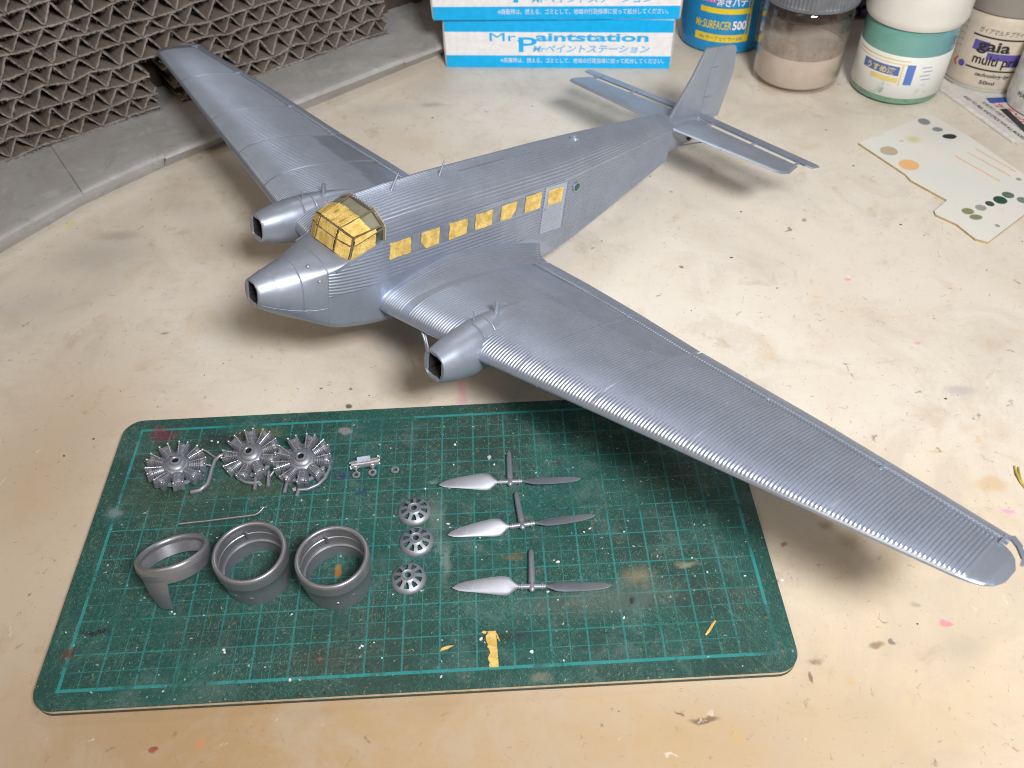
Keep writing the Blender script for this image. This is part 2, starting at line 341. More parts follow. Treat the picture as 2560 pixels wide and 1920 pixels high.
# ------------------------------------------------------------------ the model airplane
RA = [[-0.7547, 0.6406, 0.1414], [-0.6217, -0.7672, 0.1576], [0.2095, 0.0311, 0.9773]]
TA = (7.408, 12.117, 3.244)
plane = empty('model_airplane')
pm = Matrix(RA).to_4x4(); pm.translation = Vector(TA); plane.matrix_world = pm
tag(plane, 'silver plastic model airplane with corrugated wings and yellow masked windows, resting on the table', 'model airplane')
PINV = pm.inverted()
def to_plane(x, y, z): return PINV @ Vector((x, y, z))
def sm(a, b, x):
    t = np.clip((x - a) / (b - a), 0, 1); return t * t * (3 - 2 * t)
I = np.interp

XLE = ([1.1, 1.5, 5.9, 9.93, 13.54, 16.58, 19.1, 19.4, 19.65, 19.82, 19.93, 19.97], [0.05, 0.0, -.37, -.98, -1.49, -1.93, -2.30, -2.38, -2.50, -2.68, -2.95, -3.3])
XTE = ([1.1, 2.4, 4.3, 6.77, 9.62, 11.83, 14.3, 17.22, 19.45, 20.1], [-6.85, -6.77, -6.61, -6.3, -5.85, -5.61, -5.33, -4.91, -4.56, -4.46])
def z0(y): return .105 * (y - 1.3)
def foil(s): return 5 * (.2969 * np.sqrt(np.maximum(s, 0)) - .126 * s - .3516 * s**2 + .2843 * s**3 - .1015 * s**4)
def wing_side(sd):
    PT = .104; dy = PT / 8
    ys = np.arange(1.1, 19.96, dy); n = len(ys)
    xle = I(ys, *XLE); xte = I(ys, *XTE)
    gap = I(ys, [2.1, 9.6, 19.4], [.74, .60, .42])
    root = 1 - sm(2.12, 2.16, ys)
    xh = xte + gap * (1 - root) - root * .55 * np.maximum(0, (2.1 - ys)) ** 2
    tip = sm(19.3, 19.96, ys)
    xh = xh + I(ys, [19.35, 19.6, 19.8, 19.96], [0, .12, .25, .55])
    c = xle - xte; tt = I(ys, [1.1, 5, 12, 19.2, 19.7, 19.97], [.17, .165, .14, .115, .09, .01])
    k = 46; u = (np.arange(k) / (k - 1)); sN = u ** 1.7
    sh = (xle - xh) / c
    S = sN[None, :] * sh[:, None]
    X = xle[:, None] - S * c[:, None]
    Z = z0(ys)[:, None] + .05 * S + 1.3 * (tt * c)[:, None] * foil(S)
    # root fillet rises on to the fuselage
    fw = np.clip((2.15 - ys) / 1.05, 0, 1) ** 2
    Z += (fw[:, None] * .50) * sm(0.10, .50, S)
    # corrugation
    ph = ys / PT
    prof = (0.5 + 0.5 * np.cos(2 * np.pi * ph)) ** .85
    amp = np.full_like(X, .036)
    arc = S * c[:, None] + .7 * (Z - z0(ys)[:, None])
    amp *= sm(.10, .17, arc)
    strip = sm(2.13, 2.17, ys) * (1 - sm(2.42, 2.46, ys)); amp *= (1 - strip)[:, None]
    amp *= (1 - sm(19.28, 19.32, ys))[:, None]
    amp *= (1 - (1 - sm(1.22, 1.3, ys)))[:, None]
    acc = ((ys > 2.44) & (ys < 9.66))[:, None] & (X < -4.22)
    amp = np.where(acc, .0035, amp)
    D = amp * prof[:, None]
    for ry in (4.68, 7.04, 9.6, 12.5, 16.2):
        mk = np.exp(-((ys - ry) / .028) ** 2)[:, None]
        D = D * (1 - np.minimum(1, mk * 1.3)) + .028 * mk * sm(.1, .17, arc)
    Z = Z + D
    top = np.stack([X, np.broadcast_to(ys[:, None], X.shape) * 1.0, Z], 2)
    sb = np.linspace(1, 0.02, 12) ** 1.3; SB = sb[None, :] * sh[:, None]
    XB = xle[:, None] - SB * c[:, None]
    ZB = z0(ys)[:, None] + .05 * SB - .62 * (tt * c)[:, None] * foil(SB)
    bot = np.stack([XB, np.broadcast_to(ys[:, None], XB.shape) * 1.0, ZB], 2)
    P = np.concatenate([top, bot], 1); P[:, :, 1] *= sd
    if sd < 0: P = P[:, ::-1]
    bb = MB(); bb.grid(P, cv=True); m_ = P.shape[1]; base = (n - 1) * m_
    bb.f.append(tuple(base + i for i in range(m_)) if sd > 0 else tuple(base + i for i in range(m_)))
    o = bb.build('wing', M_WING, plane, smooth=True, angle=80)
    # riveted strip along the access panel
    r = MB()
    yy = np.linspace(2.45, 9.66, 150)
    def topz(y, x):
        cc = I(y, *XLE) - I(y, *XTE); s = (I(y, *XLE) - x) / cc; t_ = I(y, [1.1, 5, 12, 19.2], [.17, .165, .14, .115])
        return z0(y) + .05 * s + 1.3 * t_ * cc * foil(np.array(s))
    for i, y in enumerate(yy):
        r.box((-4.22, y * sd, float(topz(y, -4.22)) + .018), (.03, .028, .022))
    rv = r.build('rivet_strip', M_SIL, o, smooth=False); rv['kind'] = 'stuff'
    # trailing surfaces
    for nm, ya, yb in (('flap', 2.2, 9.7), ('aileron', 9.78, 19.5)):
        y = np.arange(ya, yb, PT / 5); xe = I(y, *XTE); gp = I(y, [2.1, 9.6, 19.4], [.74, .60, .42])
        xa = xe + gp - .05
        cc = I(y, *XLE) - xe; zz = z0(y) + .05 - .03
        ss = np.array([0, .04, .12, .3, .6, .85, 1.0])
        th = np.array([.0, .055, .085, .08, .05, .025, .005])
        pr = .012 * (0.5 + .5 * np.cos(2 * np.pi * y / PT))
        if nm == 'flap': pr = pr * .6
        XX = xa[:, None] + (xe - xa)[:, None] * ss[None]
        tp = np.stack([XX, np.broadcast_to(y[:, None], XX.shape), zz[:, None] + .06 + th[None] + pr[:, None] * (ss > .03) * (ss < .99)], 2)
        bt = np.stack([XX, np.broadcast_to(y[:, None], XX.shape), zz[:, None] + .06 - th[None] * .6], 2)[:, ::-1]
        Q = np.concatenate([tp, bt], 1).copy(); Q[:, :, 1] *= sd
        if sd < 0: Q = Q[:, ::-1]
        bb = MB(); bb.grid(Q, cv=True); mm = Q.shape[1]; bb.f.append(tuple(range(mm - 1, -1, -1))); bb.f.append(tuple((len(y) - 1) * mm + i for i in range(mm)))
        if nm == 'aileron':   # balance horn at the tip
            for (a, b_, w_) in (((-4.50, 19.46, 2.02), (-4.30, 19.72, 2.03), .16), ((-4.3, 19.70, 2.03), (-4.02, 19.93, 2.02), .12), ((-4.04, 19.92, 2.02), (-3.78, 19.98, 2.0), .07)):
                bb.bar((a[0], a[1] * sd, a[2]), (b_[0], b_[1] * sd, b_[2]), w_, .06)
        bb.build(nm, M_WING, plane, angle=60)
    for hy in (4.05, 6.85, 9.72, 12.56, 16.24, 19.38):
        xe = I(hy, *XTE); gp = I(hy, [2.1, 9.6, 19.4], [.74, .60, .42]); hb = MB(); z = z0(hy) + .13
        hb.bar((xe + gp + .12, hy * sd, z + .03), (xe + gp - .22, hy * sd, z + .035), .07, .07); hb.bar((xe + gp - .2, hy * sd, z + .02), (xe + gp - .32, (hy + .06) * sd, z), .05, .05)
        hb.build('hinge_bracket', M_SIL, plane, smooth=False)
    return o
wing_side(1); wing_side(-1)

# fuselage ---------------------------------------------------------------
NS, NR = 162, 96
def I(x, xp, fp):
    return np.interp(x, xp, fp)
def SI(x, xp, fp, h=.5):
    return float(np.mean([np.interp(min(max(x + d, xp[0]), xp[-1]), xp, fp) for d in np.linspace(-h, h, 7)])) if xp[0] + h < x < xp[-1] - h else float(np.interp(x, xp, fp))
def section(x, front):
    """half section, bottom centre to top centre: y, z, ridge phase, kind(0 bottom,1 side,2 roof)"""
    zb = SI(x, [-15, -13.26, -11, -8.86, -6, -1, .22, 1.78, 2.92, 3.85], [1.78, 1.18, .42, -.22, -.70, -.78, -.66, -.32, .10, .74])
    hw = SI(x, [-15, -8.9, -8, 1.1, 1.85, 2.6, 3.3, 3.85], [.62, 1.11, 1.17, 1.17, 1.08, .88, .65, .43])
    r = I(x, [-15, -11, 1, 3.85], [.1, .22, .28, .1])
    full = I(x, [-15, -8.2, -3.5, -.05], [3.17, 2.66, 2.56, 2.46]); full = 2.46 if x > -.05 else full
    if front:
        zs = SI(x, [-.05, 1.1, 1.85, 2.6, 3.85], [2.40, 1.96, 1.74, 1.5, 1.2]); zt = SI(x, [-.05, 1.1, 1.85, 2.6, 3.3, 3.85], [2.44, 2.12, 2.06, 1.96, 1.82, 1.64]); en = 2.2
    else:
        zs = full; zt = I(x, [-15, -10, -3, -1.3, -.05], [3.55, 3.56, 3.48, 3.40, 3.28]); en = 2.35
    Y = []; Z = []
    for q in np.linspace(0, 1, 7)[:-1]: Y.append(q * (hw - r)); Z.append(zb)
    for q in np.linspace(0, 90, 6)[:-1]: Y.append(hw - r + r * math.sin(rad(q))); Z.append(zb + r - r * math.cos(rad(q)))
    u = np.linspace(0, 1, NS)
    zz = zb + r + u * (full - zb - r)
    if front: zz = np.minimum(zz, zs) if x < 1.9 else zb + r + u * (zs - zb - r)
    Y += [hw] * NS; Z += list(zz)
    t = np.linspace(0, np.pi / 2, 200); ry = hw * np.cos(t) ** (2 / en); rz = zs + (zt - zs) * np.sin(t) ** (2 / en)
    L = np.concatenate([[0], np.cumsum(np.hypot(np.diff(ry), np.diff(rz)))]); ll = np.linspace(0, L[-1], NR + 1)[1:]
    Y += list(np.interp(ll, L, ry)); Z += list(np.interp(ll, L, rz))
    Y = np.array(Y); Z = np.array(Z)
    if front and x > 1.0:
        d = np.concatenate([[0], np.cumsum(np.hypot(np.diff(Y), np.diff(Z)) + 1e-9)]); a = d / d[-1] * np.pi - np.pi / 2
        h = (zt - zb) / 2; e2 = 2.15
        ey = hw * np.sign(np.cos(a)) * np.abs(np.cos(a)) ** (2 / e2); ez = (zt + zb) / 2 + h * np.sign(np.sin(a)) * np.abs(np.sin(a)) ** (2 / e2)
        w_ = float(sm(1.3, 3.2, x)); Y = Y * (1 - w_) + ey * w_; Z = Z * (1 - w_) + ez * w_
    return Y, Z
LOW = ([-16, -9.5, -8.0, -6.9, -2.24, -.26, 1.83], [-9, -9, -.1, .66, 1.30, .93, .93])
def fuselage(front):
    if front: xs = sorted(list(np.linspace(-.05, 3.85, 60)) + [1.835, 1.85, 1.865, 2.59, 2.6, 2.61], reverse=True)
    else: xs = sorted(list(np.arange(-15, -.05, .11)) + [-.05, -.32, -.345, -7.03, -7.06], reverse=True)
    rows = []
    for x in xs:
        Y, Z = section(x, front); nb = 11
        ty = np.gradient(Y); tz = np.gradient(Z); ln = np.hypot(ty, tz) + 1e-9; ny, nz = tz / ln, -ty / ln
        D = np.zeros_like(Y)
        u = np.arange(NS); D[nb:nb + NS] = .5 + .5 * np.cos(2 * np.pi * u / 7)
        v = np.arange(NR); D[nb + NS:] = .5 + .5 * np.cos(2 * np.pi * (v + 3) / 7)
        m_ = np.full_like(Y, .026)
        kind = np.concatenate([np.zeros(nb), np.ones(NS), np.full(NR, 2)])
        low = I(x, *LOW)
        m_[(kind == 1) & (Z < low)] = 0; m_[kind == 0] = 0
        if x > 1.84 or front and x < 1.84: 
            m_[kind == 2] = 0
        if x > 1.84: m_[:] = 0
        if front:
            m_[(kind == 1) & (Z > I(x, [-.05, 1.1, 1.85], [2.40, 1.96, 1.74]) - .06)] = 0
            nx_, nz_ = ny, nz
            bad = ~np.isfinite(ny); ny[kind == 1] = 1; nz[kind == 1] = 0
        rise = .03 * -x if x > -8 else .24
        if -7.045 < x < -.33: m_[(kind == 1) & (Z > 1.60 + rise * .8) & (Z < 2.36 + rise)] = -.2
        if not front: m_[(kind == 1) & (Z > I(x, [-15, -8.2, -3.5, -.05], [3.17, 2.66, 2.56, 2.46]) - .05)] = 0
        if x < -11: m_ = m_ * (.75)
        off = np.where(m_ < 0, -.012, D * np.maximum(m_, 0) * np.where(kind == 2, 1.15, .95))
        if front and any(abs(x - q) < .001 for q in (1.85, 2.6)): off = off - .014
        Y = Y + ny * off; Z = Z + nz * off; Y[0] = 0; Y[-1] = 0
        rows.append(np.concatenate([np.stack([np.full_like(Y, x), Y, Z], 1), np.stack([np.full_like(Y, x), -Y, Z], 1)[::-1][1:-1]], 0))
    return np.array(rows), xs
P, xs = fuselage(False)
bb = MB(); bb.grid(P[:, ::-1], cv=True); m_ = P.shape[1]; bb.f.append(tuple(range(m_))); bb.f.append(tuple((len(xs) - 1) * m_ + i for i in reversed(range(m_))))
fus = bb.build('fuselage', M_WING, plane, angle=80)
P, xs = fuselage(True)
P0 = P[0]; cy, cz = 0.0, 1.2
def shrink(Q, f, dx, cy, cz):
    R_ = Q.copy(); R_[:, 0] += dx; R_[:, 1] = cy + (Q[:, 1] - cy) * f; R_[:, 2] = cz + (Q[:, 2] - cz) * f; return R_
def sq(Q, hy, hz, dx, cy, cz, jit=0.0):
    a = np.arctan2(Q[:, 2] - cz, Q[:, 1] - cy); m_ = np.minimum(hy / np.maximum(abs(np.cos(a)), 1e-6), hz / np.maximum(abs(np.sin(a)), 1e-6)); m_ = m_ * (1 + jit * np.sin(a * 7 + 1) * np.sin(a * 3))
    R_ = Q.copy(); R_[:, 0] = Q[0, 0] + dx; R_[:, 1] = cy + m_ * np.cos(a); R_[:, 2] = cz + m_ * np.sin(a); return R_
P = np.concatenate([[sq(P0, .24, .31, -.03, cy, cz, .05)], [shrink(P0, .93, .02, cy, cz)], P], 0)
bb = MB(); bb.grid(P[:, ::-1], cv=True); nose = bb.build('nose', M_NOSE, plane, angle=75)
def rough_ring(bbm, Q, f, dx, cy, cz, sd=1):
    pass
bb = MB(); q = P0[::6]
bb.grid(np.array([sq(q, .24, .31, -.028, cy, cz, .05), sq(q, .22, .29, -.9, cy, cz)]), cv=True); k = len(q); bb.f.append(tuple(k + i for i in range(k)))
bb.build('engine_opening', M_DARK, nose, angle=30)
for x, y in ((2.25, .55), (2.1, .95)):
    bb = MB(); Y, Z = section(x, True); i = np.argmin(abs(Y[150:] - y)) + 150
    bb.lathe([(r * .075, z * .05) for r, z in [(1, -.4), (.9, .5), (.6, .9), (.02, 1.1)]], 12, c=(x, Y[i], Z[i])); bb.build('rivet_blister', M_SIL, nose)
def seam(x0_, x1_, fn, name='panel_seam', n=40, par=None, w=.016):
    s_ = MB(); pts = [fn(x) for x in np.linspace(x0_, x1_, n)]; s_.tube(pts, w / 2, 6); s_.build(name, M_SIL, par or nose)
def onnose(x, k):
    Y, Z = section(x, True); i = int(k * (len(Y) - 1)); return (x, Y[i] + .002, Z[i] + .002)
seam(3.8, 1.9, lambda x: onnose(x, .70)); seam(3.8, 1.9, lambda x: onnose(x, .12 + .06 * (3.8 - x)))
# rail below the canopy
rail = MB()
for sd in (1, -1): rail.bar((1.62, 1.13 * sd, 1.80), (-.05, 1.20 * sd, 2.43), .06, .075); rail.bar((-.05, 1.20 * sd, 2.45), (-.35, 1.19 * sd, 2.47), .04, .05)
rail.build('canopy_rail', M_SIL, nose, smooth=False)
led = MB()
for sd in (1, -1): led.bar((-.1, 1.18 * sd, 2.475), (-8.2, 1.175 * sd, 2.665), .035, .04)
led.build('roof_edge_strip', M_SIL, fus, smooth=False)

# tail cone, fin, stabilizers --------------------------------------------
bb = MB(); R_ = []
for x, hw, zb, zt in ((-14.95, .5, 1.95, 3.42), (-15.6, .44, 2.0, 3.42), (-17, .30, 2.15, 3.3), (-18.2, .14, 2.35, 3.15), (-18.75, .05, 2.5, 3.05)):
    h = (zt - zb) / 2
    R_.append([(x, hw * np.sign(math.cos(a)) * abs(math.cos(a)) ** .55, (zt + zb) / 2 + h * np.sign(math.sin(a)) * abs(math.sin(a)) ** .55) for a in np.linspace(0, 2 * np.pi, 48, endpoint=False)])
bb.grid(np.array(R_)[:, ::-1], cv=True)
tc = bb.build('tail_cone', M_SIL, plane, angle=60)
wh = MB(); wh.lathe([(.06, .05), (.06, .0), (.10, .0), (.12, .02), (.12, .06), (.05, .07), (.02, .07)], 20, M=Matrix.Translation((-16.7, .33, 2.45)) @ Matrix.Rotation(rad(-90), 4, 'X'))
wh.build('axle_socket', M_DARK, tc)

def plate(name, poly, t, fn, mat=M_SIL, parent=plane, inset=.07, ridge=None):
    """thin tapered plate: poly in its own 2-D plane, fn maps (a, b, h) to the airplane frame"""
    n = len(poly); c = np.mean(poly, 0)
    def ins(d):
        out = []
        for i in range(n):
            p0, p1, p2 = [np.array(poly[(i + k) % n], float) for k in (-1, 0, 1)]
            e1 = (p1 - p0) / np.linalg.norm(p1 - p0); e2 = (p2 - p1) / np.linalg.norm(p2 - p1)
            nn = np.array([-(e1 + e2)[1], (e1 + e2)[0]]); nn /= np.linalg.norm(nn)
            if np.dot(c - p1, nn) < 0: nn = -nn
            out.append(p1 + nn * d)
        return out
    a, b_ = ins(0), ins(inset)
    V = [fn(p[0], p[1], .1 * t) for p in a] + [fn(p[0], p[1], t) for p in b_] + [fn(p[0], p[1], -.1 * t) for p in a] + [fn(p[0], p[1], -t) for p in b_]
    F = [tuple(range(n, 2 * n)), tuple(reversed(range(3 * n, 4 * n)))]
    for i in range(n):
        j = (i + 1) % n; F += [(i, j, n + j, n + i), (2 * n + j, 2 * n + i, 3 * n + i, 3 * n + j), (2 * n + i, 2 * n + j, j, i)]
    return MB().add(V, F).build(name, mat, parent, angle=25)
def arc(cx, cy, rx, ry, a0, a1, n=6): return [(cx + rx * math.cos(rad(a0 + (a1 - a0) * i / n)), cy + ry * math.sin(rad(a0 + (a1 - a0) * i / n))) for i in range(n + 1)]
fin = plate('fin', [(-15.45, 3.38), (-16.44, 4.97), (-16.93, 5.98), (-17.02, 6.08), (-17.70, 6.06), (-17.56, 5.22), (-17.50, 4.35), (-17.55, 3.2), (-16.5, 3.2)], .075, lambda a, b, h: (a, h, b), inset=.02)
rud = plate('rudder', [(-17.58, 2.95), (-17.53, 4.35), (-17.59, 5.22), (-17.73, 6.06), (-18.60, 6.04)] + arc(-18.78, 5.70, .38, .33, 95, 165, 5) + [(-19.33, 4.95), (-19.2, 4.0), (-18.98, 2.95)], .06, lambda a, b, h: (a, h, b), inset=.02)
for z, L in ((3.95, .5), (5.2, .5)):
    bb = MB(); bb.bar((-17.35, .06, z - .03), (-17.62, .09, z), .04, .07); bb.bar((-17.6, .09, z), (-18.05, .07, z + .02), .03, .035); bb.build('rudder_hinge', M_SIL, rud, smooth=False)
bb = MB(); bb.bar((-16.55, .07, 3.95), (-16.95, .075, 3.97), .02, .03); bb.build('fin_rib', M_SIL, fin); bb = MB(); bb.lathe([(.03, -.02), (.03, .02), (.01, .03)], 8, c=(-17.02, .08, 3.68)); bb.build('fin_bolt', M_SIL, fin)
for sd, ext in ((1, 0), (-1, .35)):
    st = plate('stabilizer', [(-14.90, .30 * sd), (-14.98, 1.0 * sd), (-15.24, 5.45 * sd), (-15.36, 5.72 * sd), (-15.62, 5.86 * sd), (-16.62, 5.62 * sd), (-16.86, .30 * sd)][::sd], .06, lambda a, b, h: (a, b, 3.20 + h), inset=.12)
    el = plate('elevator', [(-17.27, .12 * sd), (-17.08, 5.50 * sd), (-16.95, (5.72) * sd), (-17.05, (6.03 + ext) * sd), (-17.45, (6.12 + ext) * sd), (-17.58, (5.95 + ext) * sd), (-17.88, .12 * sd)][::sd], .035, lambda a, b, h: (a, b, 3.18 + h))
    for y in (1.0, 3.3, 5.45):
        bb = MB(); bb.bar((-16.65, y * sd, 3.20), (-17.35, y * sd, 3.20), .06, .08); bb.build('hinge_bracket', M_SIL, st, smooth=False)
    bb = MB(); bb.tube([(-16.3, .3 * sd, 2.15), (-16.4, 2.2 * sd, 3.14)], .03, 8); bb.build('brace_strut', M_SIL, plane)
# antenna masts, roof ring
for xb, zb_, xt, zt in ((-1.2, 3.36, -1.48, 3.92), (-3.16, 3.44, -3.36, 3.95)):
    bb = MB(); bb.tube([(xb, 0, zb_ - .05), (xb - .02, 0, zb_ + .05), (xt, 0, zt)], [.075, .05, .022], 10); bb.build('antenna_mast', M_SIL, plane)
bb = MB(); bb.lathe([(.10, -.05), (.12, .06), (.20, .07), (.22, .02), (.22, -.05)], 24, c=(-9.7, 0, 3.56)); bb.build('roof_ring', M_SIL, fus)
bb = MB()
for (x0_, x1_, y) in ((-3.9, -6.0, .12), (-6.4, -7.4, .15)): bb.bar((x0_, y, 3.55), (x1_, y, 3.57), .02, .02)
bb.build('roof_rail', M_SIL, fus, smooth=False)

# nacelles ----------------------------------------------------------------
NAC = [(.87, 5.07, .47, -.17, .83), (.3, 5.03, .60, -.36, .99), (-.4, 4.98, .68, -.47, 1.12), (-1.2, 4.9, .66, -.47, 1.20), (-2.0, 4.8, .50, -.35, 1.20), (-2.7, 4.72, .27, -.1, 1.14), (-3.25, 4.66, .03, .4, 1.06)]
for sd in (1, -1):
    xs_ = np.array(sorted(list(np.linspace(.87, -3.25, 34)) + [-.73, -.745, -.76, -1.2, -1.215, -1.23], reverse=True))
    cols = [np.interp(xs_, [q[0] for q in NAC][::-1], [q[i] for q in NAC][::-1]) for i in range(1, 5)]
    from_k = 1
    R_ = []
    for x, yc, hw, zb, zt in zip(xs_, *cols):
        g = -.012 if min(abs(x + .745), abs(x + 1.215)) < .001 else 0
        zc, h = (zb + zt) / 2, (zt - zb) / 2
        R_.append([(x, (yc + (hw + g) * np.sign(math.cos(a)) * abs(math.cos(a)) ** .86) * sd, zc + (h + g) * np.sign(math.sin(a)) * abs(math.sin(a)) ** .86) for a in np.linspace(0, 2 * np.pi, 56, endpoint=False)])
    R_ = np.array(R_); Q0 = R_[0]; c0 = (5.07 * sd, .33)
    jag = 1 + .03 * rng.standard_normal(56)
    def shr(f, dx):
        Q = Q0.copy(); Q[:, 0] += dx; Q[:, 1] = c0[0] + (Q0[:, 1] - c0[0]) * f * jag; Q[:, 2] = c0[1] + (Q0[:, 2] - c0[1]) * f * jag; return Q
    G = np.concatenate([[sq(Q0, .29, .33, -.04, c0[0], c0[1], .06)], [shr(.92, .015)], R_], 0)
    if sd > 0: G = G[:, ::-1]
    bb = MB(); bb.grid(G, cv=True); na = bb.build('engine_nacelle', M_NOSE, plane, angle=50)
    bb = MB(); bb.grid(np.array([sq(Q0, .29, .33, -.038, c0[0], c0[1], .06), sq(Q0, .27, .3, -.9, c0[0], c0[1])]), cv=True); bb.f.append(tuple(56 + i for i in range(56))); bb.build('engine_opening', M_DARK, na, angle=30)
    bb = MB(); bb.tube([(-.86, 4.78 * sd, 1.0), (-.82, 4.76 * sd, 1.5)], [.025, .018], 8); bb.build('vent_pin', M_SIL, na)
    bb = MB(); bb.tube([(-1.74, 4.78 * sd, 1.1), (-1.75, 4.78 * sd, 1.24), (-1.76, 4.78 * sd, 1.56)], [.10, .085, .072], 14); bb.build('exhaust_stub', M_SIL, na)
    # undercarriage legs reach the table, wheels not fitted
    a = Vector((-4.9, 5.2 * sd, .35)); foot = to_plane(*( (pm @ a).xy ), 0.02)
    bb = MB(); bb.tube([a, foot], .075, 10); bb.build('landing_gear_leg', M_GREY, plane)
    bb = MB(); bb.tube([(-.30, 3.0 * sd, .05), (-.15, 3.9 * sd, -.75)], .05, 8); bb.tube([(-.15, 3.9 * sd, -.75), (-1.2, 4.6 * sd, -.42)], .05, 8); bb.bar((-.3, 3.15 * sd, -.05), (-.15, 3.6 * sd, -.5), .04, .22)
    bb.build('landing_gear_strut', M_SIL, plane)
q = pm @ Vector((-9.0, -.9, 0)); bb = MB(); bb.tube([(-9.0, -.9, 0.0), to_plane(q.x, q.y, .03)], .07, 8); bb.build('tail_skid', M_GREY, plane)

# cabin windows, door -----------------------------------------------------
def tape_material():
    t = NT('yellow_masking_tape'); n1 = t.noise(3.5, 4, .6); n2 = t.noise(11, 4, .65)
    c = t.mix(t.ramp(n1, .35, .65), (0.56, 0.37, 0.085), (0.80, 0.58, 0.19))
    c = t.mix(t.math('MULTIPLY', t.ramp(n2, .54, .68), .65), c, (0.36, 0.29, 0.15))
    w_ = t.n('ShaderNodeTexVoronoi', {'Vector': t.co, 'Scale': 4.0, 'Randomness': 1.0}, feature='DISTANCE_TO_EDGE').outputs[0]
    c = t.mix(t.math('MULTIPLY', t.ramp(w_, .03, 0), .35), c, (0.95, 0.78, 0.40))
    t.set(Base_Color=c, Roughness=.5); t.b.inputs['Subsurface Weight'].default_value = 0.0
    t.bump(t.math('ADD', t.ramp(w_, .06, 0), n2), .5, .015); return t.m
M_TAPE = tape_material()
M_BAND = simple('smooth_silver_band', (0.30, 0.33, 0.40), .42, .5)
def glass_m(name, col, rough=.03, k=1.0):
    t = NT(name); t.t.nodes.remove(t.b)
    tr = t.n('ShaderNodeBsdfTransparent', {0: (*col, 1)}).outputs[0]; gl = t.n('ShaderNodeBsdfGlossy', {0: (.95, .95, .95, 1), 'Roughness': rough}).outputs[0]
    lw = t.n('ShaderNodeLayerWeight', {0: .5}).outputs['Facing']; lw = t.math('ADD', t.math('MULTIPLY', t.math('POWER', lw, 4.0), .7), .045)
    mx = t.n('ShaderNodeMixShader', {0: t.math('MULTIPLY', lw, k), 1: tr, 2: gl}); t.t.links.new(mx.outputs[0], t.out.inputs[0]); return t.m
M_CLR = glass_m('canopy_clear_plastic', (.86, .86, .82), .08)
def tape_patch(name, corners, parent, lift=.02, inset=.0, n=7, jit=.012, holes=None, seed=0):
    r = np.random.default_rng(seed + 11); A, B, C_, D_ = [np.array(c, float) for c in corners]
    P = np.zeros((n, n, 3)); nm = np.cross(B - A, D_ - A); nm /= np.linalg.norm(nm)
    for i in range(n):
        for j in range(n):
            u = inset + (1 - 2 * inset) * i / (n - 1); v = inset + (1 - 2 * inset) * j / (n - 1)
            p = A * (1 - u) * (1 - v) + B * u * (1 - v) + C_ * u * v + D_ * (1 - u) * v
            e = (i in (0, n - 1)) or (j in (0, n - 1))
            P[i, j] = p + nm * (lift + r.uniform(-.004, .006)) + (r.uniform(-jit, jit, 3) if e else 0)
    b = MB(); b.grid(P); Q = P - nm * .015; b.grid(Q[::-1])
    edge = [(i, 0) for i in range(n)] + [(n - 1, j) for j in range(1, n)] + [(i, n - 1) for i in range(n - 2, -1, -1)] + [(0, j) for j in range(n - 2, 0, -1)]
    k = len(edge); E_ = [P[i, j] for i, j in edge] + [P[i, j] - nm * .015 for i, j in edge]
    b.add(E_, [(i, (i + 1) % k, k + (i + 1) % k, k + i)[::-1] for i in range(k)])
    return b.build(name, M_TAPE, parent, angle=180)
wins = [(-.34, -1.17, 1.69, 2.27, 0), (-1.57, -2.34, 1.72, 2.31, 1), (-2.76, -3.54, 1.73, 2.34, 0), (-3.9, -4.67, 1.78, 2.38, 0), (-5.08, -5.79, 1.84, 2.42, 2), (-6.23, -7.01, 1.85, 2.49, 0)]
for k, (xa, xb, za, zb, cut) in enumerate(wins):
    bb = MB(); yy = 1.165
    bb.box(((xa + xb) / 2, yy - .005, (za + zb) / 2), (abs(xb - xa) + .03, .03, zb - za + .03)); wn = bb.build('window', M_BAND, plane, smooth=False)
    y_ = 1.182
    if cut == 0: cs = ((xa, y_, za), (xb, y_, za + .02), (xb, y_, zb), (xa, y_, zb - .01)); tape_patch('masking_tape', cs, wn, .012, seed=k)
    else:
        r = MB(); s_ = .22
        if cut == 1: poly = [(xa - s_, za - .03), (xb, za), (xb, zb), (xa - .02, zb - .02), (xa, za + .25)]
        else: poly = [(xa, za), (xb + .22, za - .02), (xb, za + .28), (xb - .02, zb), (xa, zb - .03)]
        n_ = len(poly); r.add([(x, y_ + .014, z) for x, z in poly] + [(x, y_ - .005, z) for x, z in poly], [tuple(range(n_)), tuple(reversed(range(n_, 2 * n_)))] + [(i, n_ + i, n_ + (i + 1) % n_, (i + 1) % n_) for i in range(n_)])
        r.build('masking_tape', M_TAPE, wn, smooth=False)
# pillars between the windows
for k in range(5):
    xa, xb = wins[k][1], wins[k + 1][0]; z = (wins[k][2] + wins[k][3] + wins[k + 1][2] + wins[k + 1][3]) / 4
    bb = MB(); bb.box(((xa + xb) / 2, 1.165, z), (abs(xb - xa) - .06, .02, .6)); bb.build('window_pillar', M_BAND, fus, smooth=False)
M_DOOR = silver('door_silver', (.45, .50, .59), .46, .55)
